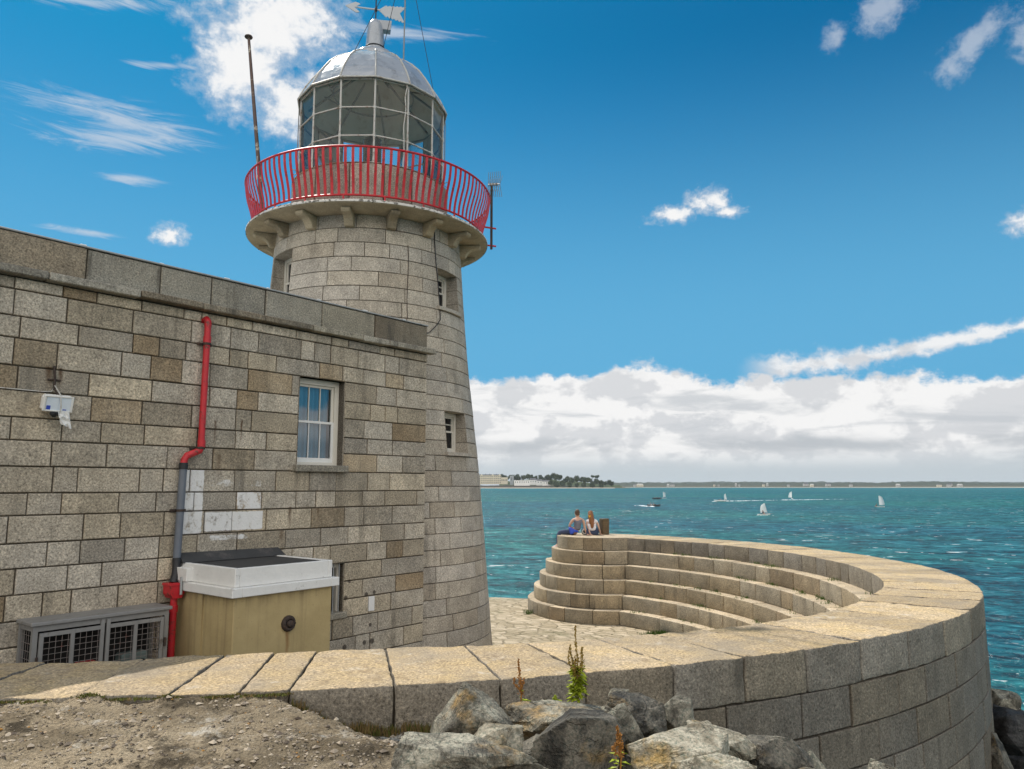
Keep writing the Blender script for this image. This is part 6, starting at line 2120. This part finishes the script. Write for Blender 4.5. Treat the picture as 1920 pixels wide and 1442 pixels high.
def rib(px, py, head, label, tube='rubber', L=4.6):
    p = on_z(px, py, Z_SEA)
    t = thing('motor_boat', label, 'motor boat', p, R(head), 'motor boats out on the bay')
    m = MB()
    for sg in (-1, 1):
        m.tube([Vector((-L / 2, sg * 0.75, 0.40)), Vector((L * 0.1, sg * 0.75, 0.42)), Vector((L * 0.33, sg * 0.52, 0.50)), Vector((L * 0.48, sg * 0.06, 0.62))], [0.22, 0.24, 0.23, 0.18], 10)
    m.build('tubes', [tube], t, True)
    m = MB(); hull_mesh(m, L * 0.92, 1.3, 0.42, 1.0, False); m.box((-0.2, 0, 0.18), (L * 0.7, 1.0, 0.06))
    m.build('hull', ['hull' if tube != 'rubber' else 'lead'], t, True)
    m = MB(); m.box((0.15, 0, 0.55), (0.5, 0.55, 0.7), bev=0.06); m.box((0.32, 0, 0.98), (0.06, 0.5, 0.3), bev=0.02)
    m.build('console', ['black'], t, True)
    m = MB(); m.box((-L / 2 - 0.12, 0, 0.72), (0.36, 0.34, 0.46), bev=0.08); m.box((-L / 2 - 0.15, 0, 0.25), (0.14, 0.12, 0.6))
    m.build('outboard_motor', ['black'], t, True)
    return t
def crew(boat, head, spots, what):
    for (x, y, sh, wh) in spots:
        q = Matrix.Rotation(R(head), 3, 'Z') @ Vector((x, y, 0.5))
        sitter(Vector(boat.location) + q, R(head - 90), 'person ' + wh + ' ' + what, sh)
b_ = rib(1232, 936, 8, 'dark inflatable boat with three people, beside a distant white sail')
crew(b_, 8, [(-1.3, 0.3, 'black', 'seated at the stern'), (-0.35, -0.2, 'jeans', 'seated in the middle'), (1.2, 0.2, 'black', 'seated at the bow')], 'of the dark inflatable beside the white sail')
b_ = rib(1227, 950, -6, 'dark inflatable motor boat with a foaming wake, nearer of the two inflatables', L=4.0)
crew(b_, -6, [(-1.2, 0.25, 'black', 'seated at the stern'), (-0.4, -0.3, 'jeans', 'standing at the console')], 'of the nearer dark inflatable with the wake')
b_ = rib(1349, 940.5, 176, 'white motor boat trailing the long straight white wake', 'hull', 4.8)
crew(b_, 176, [(-0.5, 0.0, 'black', 'in dark clothes at the wheel')], 'of the white motor boat')
def wake(pts, label, w0, w1, seed):
    r = random.Random(seed)
    m = MB()
    for (a, b) in zip(pts[:-1], pts[1:]):
        A, B = on_z(*a, Z_SEA), on_z(*b, Z_SEA)
        n = max(8, int((B - A).length / 1.2))
        for i in range(n):
            f = i / n
            p = A.lerp(B, f)
            for _ in range(3):
                s = (w0 + (w1 - w0) * f) * r.uniform(0.3, 1.0)
                if r.random() < 0.35 * f: continue
                q = p + Vector((r.gauss(0, .5), r.gauss(0, w0 * 0.5), 0.05 + r.uniform(0, 0.08)))
                k = 7
                m.add([q + Vector((s * 0.9 * math.cos(6.283 * j / k) * r.uniform(.6, 1.2), s * 0.7 * math.sin(6.283 * j / k) * r.uniform(.6, 1.2), 0)) for j in range(k)] + [q + Vector((0, 0, s * 0.28))], [(j, (j + 1) % k, k) for j in range(k)])
    o = m.build('wake_foam', ['foam'])
    o['label'] = label; o['category'] = 'wake'; o['kind'] = 'stuff'
wake([(1360, 940.3), (1470, 938.0), (1600, 936.2)], 'long thin white wake behind the white motor boat', 0.85, 0.25, 1)
wake([(1222, 950.5), (1208, 949.3), (1195, 948.2)], 'short foamy wake behind the nearer dark inflatable', 0.9, 0.35, 2)
wake([(1340, 941), (1338, 941)], 'bow spray of the white motor boat', 0.6, 0.6, 3)
wake([(1424, 967.2), (1447, 967.6)], 'white spray along the hull of the nearest heeled dinghy', 0.25, 0.2, 4)

# ------------------------------------------------------------------ far shore
r6 = random.Random(17)
def shore(name, pxs, dist, depth, hts, mt, seed, zb=Z_SEA + 0.4, amp=0.0, lump=1.0, nd=14, step=4.0):
    """low land mass: pxs = photo columns of its ends, hts = [(column, height in m)]"""
    x0, x1 = [(q - 960) / F_PX * dist / CP for q in pxs]
    hx = [(q - 960) / F_PX * dist / CP for q, _ in hts]; hy = [h for _, h in hts]
    n = int((x1 - x0) / step)
    m = MB()
    vs = []
    for i in range(n + 1):
        x = x0 + (x1 - x0) * i / n
        H_ = interp(hx, hy, x)
        for j in range(nd + 1):
            g = j / nd
            prof = math.sin(min(1, g * 1.6) * math.pi / 2) if g < 0.62 else math.cos((g - 0.62) / 0.38 * math.pi / 2)
            y = dist + depth * g
            z = zb + H_ * max(0, prof)
            if amp and 0.02 < g < 0.98:
                v = Vector((x, y, 0)) / lump
                z += amp * (0.6 * noise.fractal(v + Vector((seed, 0, 0)), 0.8, 2.0, 4) + abs(noise.noise(v * 1.9 + Vector((0, seed, 0)))) * 0.9) * min(1, prof * 1.6)
            vs.append(Vector((x, y, z)))
    k = nd + 1
    m.add(vs, [(i * k + j, (i + 1) * k + j, (i + 1) * k + j + 1, i * k + j + 1) for i in range(n) for j in range(nd)], 0, smooth=True)
    return m.build(name, [mt])
tag(shore('beach', (860, 1150), 2600, 60, [(860, 1.6), (1150, 1.4)], 'beach', 1), kind='structure')
tag(shore('land', (850, 1180), 2650, 260, [(850, 9), (960, 9), (1040, 12), (1080, 9), (1130, 5), (1180, 1)], 'land', 2, amp=3, lump=40), kind='structure')
tag(shore('beach', (1090, 2050), 4500, 90, [(1090, 1.2), (1500, 1.6), (2050, 3.0)], 'beach', 3, step=12), kind='structure')
tag(shore('land', (1090, 2080), 4610, 420, [(1090, 8), (1300, 9), (1600, 9), (1800, 11), (2080, 10)], 'land', 4, amp=6, lump=70, step=10), kind='structure')
fw1 = tag(shore('woods', (1080, 2080), 4900, 700, [(1080, 15), (1200, 24), (1290, 20), (1420, 25), (1560, 25), (1680, 24), (1780, 31), (1850, 27), (1920, 21), (2080, 19)], 'foliage_far', 6, amp=15, lump=45, step=7, nd=22), kind='stuff')
fw2 = tag(shore('hills', (1060, 2100), 6600, 1200, [(1060, 32), (1250, 40), (1420, 46), (1560, 43), (1700, 39), (1800, 50), (1880, 45), (2100, 38)], 'foliage_far', 8, amp=12, lump=120, step=16), kind='structure')
tag(shore('woods', (936, 1165), 2760, 170, [(936, 18), (965, 24), (1000, 28), (1040, 28), (1060, 22), (1090, 20), (1110, 14), (1140, 9), (1165, 5)], 'foliage', 12, amp=9, lump=16, step=2.2, nd=26), kind='stuff')
# low dark sea wall in front of the hotel
sw = MB()
P_ = [at(x, 908.5, 2638) for x in (880, 930, 985, 1032)]
for a, b in zip(P_[:-1], P_[1:]):
    c = (a + b) / 2
    sw.box((c.x, 2638, Z_SEA + 4.4), ((b - a).x - 0.05, 3, 8.4))
    sw.box((c.x, 2637.5, Z_SEA + 8.8), ((b - a).x - 0.05, 4.4, 0.5))
tag(sw.build('promenade_wall', ['seawall']), 'long dark promenade wall above the sand below the hotel', 'wall')
KPX = 2700 / (F_PX * CP)       # metres per photo pixel at the headland
def far_x(px, dist): return (px - 960) / F_PX * dist / CP
def zpx(py, dist): return at(960, py, dist).z
def hotel():
    D = 2690
    x0, x1 = far_x(899, D), far_x(940, D)
    z0, z1 = zpx(908, D), zpx(891.5, D)
    t = thing('hotel', 'large cream four storey hotel with gables on the headland', 'hotel', ((x0 + x1) / 2, D, z0))
    m = MB(); m.box(((x0 + x1) / 2, D + 8, (z0 + z1) / 2), (x1 - x0, 16, z1 - z0))
    for f in (0.12, 0.62, 0.93):
        x = x0 + (x1 - x0) * f
        m.box((x, D - 1, (z0 + z1) / 2 + 0.5), (8, 3.2, z1 - z0 + 1.0))
        m.prism([(x - 4, z1 + 1.01), (x + 4, z1 + 1.01), (x, z1 + 4.8)], D - 2.6, D + 6)
    m.build('facade', ['cream'], t)
    m = MB(); m.prism([(x0 - 0.5, z1 + 0.01), (x1 + 0.5, z1 + 0.01), (x1 - 3, z1 + 3.4), (x0 + 3, z1 + 3.4)], D + 1, D + 15)
    for f in (0.3, 0.48, 0.78):
        m.box((x0 + (x1 - x0) * f, D + 7, z1 + 4.6), (2.0, 2.0, 3.4))
    m.build('roof', ['slate'], t)
    for fl_ in range(4):
        for k in range(11):
            x = x0 + 3.5 + k * (x1 - x0 - 7) / 10
            zc = z0 + (z1 - z0) * (0.17 + 0.235 * fl_)
            yf = D - 2.62 if any(abs(x - (x0 + (x1 - x0) * f)) < 4.0 for f in (0.12, 0.62, 0.93)) else D - 0.02
            m = MB(); m.box((x, yf - 0.05, zc), (2.6, 0.1, 4.0)); m.build('window', ['pane_far'], t)
    x2 = far_x(952, D)
    zt = zpx(895, D)
    m = MB(); m.box(((x1 + x2) / 2 + 0.2, D + 7, (z0 + zt) / 2), (x2 - x1, 13, zt - z0)); m.build('wing', ['cream'], t)
    for k in range(4):
        m = MB(); m.box((x1 + 3 + k * 5.4, D + 0.45, z0 + (zt - z0) * 0.6), (2.4, 0.1, 4.5)); m.build('window', ['pane_far'], t)
hotel()
def house_far(px0, px1, ytop, ybot, D, label, wall_, roof_, name='house', cat='house', group=None, hip=0.35, nwin=3):
    x0, x1 = far_x(px0, D), far_x(px1, D)
    z0, z1 = zpx(ybot, D), zpx(ytop, D)
    h = z1 - z0
    ze = z0 + h * (1 - hip)
    w = x1 - x0
    dp = min(w, 14)
    t = thing(name, label, cat, ((x0 + x1) / 2, D, z0), 0, group)
    m = MB(); m.box(((x0 + x1) / 2, D + dp / 2, (z0 - 4 + ze) / 2), (w, dp, ze - z0 + 4)); m.build('wall', [wall_], t)
    m = MB()
    if hip > 0.05:
        vs = [Vector((x0 - .4, D - .5, ze)), Vector((x1 + .4, D - .5, ze)), Vector((x1 + .4, D + dp + .5, ze)), Vector((x0 - .4, D + dp + .5, ze)), Vector((x0 + w * .12, D + dp / 2, z1)), Vector((x1 - w * .12, D + dp / 2, z1))]
        m.add(vs, [(0, 1, 5, 4), (1, 2, 5), (2, 3, 4, 5), (3, 0, 4), (0, 3, 2, 1)])
        m.box((x0 + w * .3, D + dp / 2, z1 + .3), (1.4, 1.4, 2.4))
    else:
        m.box(((x0 + x1) / 2, D + dp / 2, ze + .3), (w + .8, dp + .8, .6))
    m.build('roof', [roof_], t)
    for k in range(nwin):
        q = MB(); q.box((x0 + w * (k + .7) / (nwin + .4), D - .06, z0 + (ze - z0) * .6), (min(2.2, w / nwin * .5), .1, max(1.6, (ze - z0) * .38))); q.build('window', ['pane_far'], t)
    return t
house_far(956, 963, 892, 907, 2680, 'narrow grey block between the hotel and the long white building', 'towngrey', 'slate', 'tower_block', 'building', hip=0.0, nwin=1)
house_far(964, 993, 901, 908.5, 2670, 'long low white building with a pale flat roof by the shore', 'townwhite', 'townwhite', 'pavilion', 'building', hip=0.0, nwin=7)
house_far(992, 1006, 896.5, 907, 2695, 'tall white gabled house behind the right end of the long white building', 'townwhite', 'slate')
house_far(1005, 1017, 898.5, 908, 2690, 'middle white house of the cluster on the headland', 'townwhite', 'slate', nwin=2)
house_far(1016, 1031, 900, 909, 2680, 'white house at the right end of the headland cluster, just above the sea', 'townwhite', 'slate', nwin=3)
house_far(965, 976, 895, 901, 2760, 'small pale house among trees above the long white building', 'townwhite', 'slate', nwin=2)
# villas and sheds on the distant coast
GF = 'pale buildings along the distant coast'
for i, (px, w, yt, D) in enumerate([(1196, 12, 907.0, 4640), (1186, 4, 907.4, 4630), (1256, 7, 907.0, 4660), (1248, 4, 907.6, 4630), (1333, 3, 906.8, 4690), (1341, 2.5, 907, 4690), (1373, 3, 905.8, 4700), (1379, 2.5, 906.6, 4660), (1424, 4, 906.2, 4690), (1431, 3, 905.6, 4720), (1470, 4, 907.6, 4640),
                                    (1502, 9, 904.6, 4760), (1513, 6, 907.4, 4640), (1543, 9, 905.4, 4700), (1585, 5, 906.8, 4640), (1672, 7, 907.2, 4640), (1748, 8, 907.6, 4630), (1766, 7, 906.8, 4650), (1786, 9, 907.4, 4640), (1770, 4, 904.8, 4750), (1914, 12, 909.2, 4625)]):
    house_far(px - w / 2, px + w / 2, yt, 911.5, D, 'pale building among dark trees on the far low coast, one of many alike', 'farpale' if i % 4 else 'cream', 'slate' if i % 3 else 'farpale', group=GF, nwin=2, hip=0.4)
M['townwhite'].name

# trees on the headland
def tree_mesh(seed, hgt, wid, kind):
    r = random.Random(seed)
    m = MB()
    n = 1500
    lobes = []
    for _ in range(22):
        a, q = r.uniform(0, 6.28), r.random() ** 0.5
        lobes.append((Vector((math.cos(a) * q * wid * 0.36, math.sin(a) * q * wid * 0.36, hgt * (r.uniform(0.20, 0.88) if kind == 0 else r.uniform(0.7, 0.92)))), wid * r.uniform(0.16, 0.27)))
    for _ in range(n):
        c, rr = r.choice(lobes)
        d = Vector((r.gauss(0, 1), r.gauss(0, 1), r.gauss(0, 0.8))).normalized()
        p = c + d * rr * r.uniform(0.75, 1.08)
        s = wid * r.uniform(0.03, 0.06)
        u = d.orthogonal().normalized(); v = d.cross(u)
        w = r.uniform(0, 6.28)
        u, v = u * math.cos(w) + v * math.sin(w), v * math.cos(w) - u * math.sin(w)
        d2 = Vector((r.gauss(0, .5), r.gauss(0, .5), r.gauss(0, .5))) * s
        m.add([p - u * s, p + v * s + d2, p + u * s, p - v * s - d2], [(0, 1, 2, 3)])
    t = MB()
    t.tube([Vector((0, 0, -2)), Vector((wid * .02, 0, hgt * .3)), Vector((0, wid * .02, hgt * .7))], [wid * .045, wid * .032, wid * .015], 7)
    for k in range(5):
        c, rr = lobes[k]
        t.tube([Vector((wid * .02, 0, hgt * (.3 + .06 * k))), c.lerp(Vector((0, 0, c.z)), .5), c], [wid * .02, wid * .014, wid * .006], 5)
    return m, t
protos = []
for k, (hh, ww, kd) in enumerate([(17, 17, 0), (15, 20, 0), (19, 15, 0), (21, 15, 1)]):
    c_, t_ = tree_mesh(100 + k, hh, ww, kd)
    root = thing('tree' if kd == 0 else 'pine_tree', 'x', 'tree', (0, 0, 0))
    c_.build('crown', ['foliage'], root, True); t_.build('trunk', ['bark'], root, True)
    protos.append([root, False, hh])
def put_tree(k, px, ytop, D, label, group):
    pr_ = protos[k]
    if pr_[1]:
        o = pr_[0].copy(); COL.objects.link(o)
        for ch in list(pr_[0].children):
            c = ch.copy(); COL.objects.link(c); c.parent = o
    else:
        o = pr_[0]; pr_[1] = True
    x = far_x(px, D)
    zt = zpx(ytop, D)
    s = r6.uniform(0.85, 1.15)
    o.scale = (s, s, s)
    o.location = (x, D, zt - pr_[2] * s)
    o.rotation_euler = (0, 0, r6.uniform(0, 6.28))
    tag(o, label, 'tree', group)
GT = 'broadleaved trees on the headland'
prof_t = [(945, 889.5), (965, 890), (985, 889.5), (1005, 888.5), (1022, 891), (1036, 888), (1050, 889.5), (1060, 893.5), (1075, 893), (1090, 893), (1098, 895), (1118, 899), (1130, 901), (1145, 900.5)]
for i in range(46):
    px = 940 + 208 * (i + r6.uniform(0, 1)) / 46
    yt = interp([p for p, _ in prof_t], [y for _, y in prof_t], px) + r6.uniform(-0.3, 4.5) * (1 if i % 3 else 0.1)
    D = 2730 + r6.uniform(0, 60) if px < 1035 else 2700 + r6.uniform(-30, 60)
    put_tree(r6.choice([0, 1, 2]), px, yt, D, 'dark green broadleaved tree in the wood on the headland', GT)
for px, yt in ((1031, 901), (1042, 904), (1053, 902), (1066, 904), (1080, 905), (1092, 905), (1108, 906), (1124, 906.5)):
    put_tree(r6.choice([0, 1]), px, yt, 2672, 'low dark bushy tree along the shore of the headland', 'low trees along the shore of the headland')
put_tree(3, 1109, 891.5, 2690, 'left one of two tall umbrella pines at the tip of the headland', 'umbrella pines')
put_tree(3, 1117, 891.5, 2700, 'right one of two tall umbrella pines at the tip of the headland', 'umbrella pines')

# ------------------------------------------------------------------ sea haze
hz = MB()
hz.box((0, 0, 34), (18000, 18000, 84))
def m_haze():
    m, t = mat('sea_haze')
    v = t.n('ShaderNodeVolumePrincipled')
    v.inputs['Color'].default_value = (0.80, 0.88, 0.95, 1)
    v.inputs['Density'].default_value = 0.000035
    v.inputs['Anisotropy'].default_value = 0.2
    o = t.n('ShaderNodeOutputMaterial')
    t.t.links.new(v.outputs[0], o.inputs['Volume'])
    return m
USE_HAZE = True
if USE_HAZE:
    tag(hz.build('haze', [m_haze()]), kind='stuff')
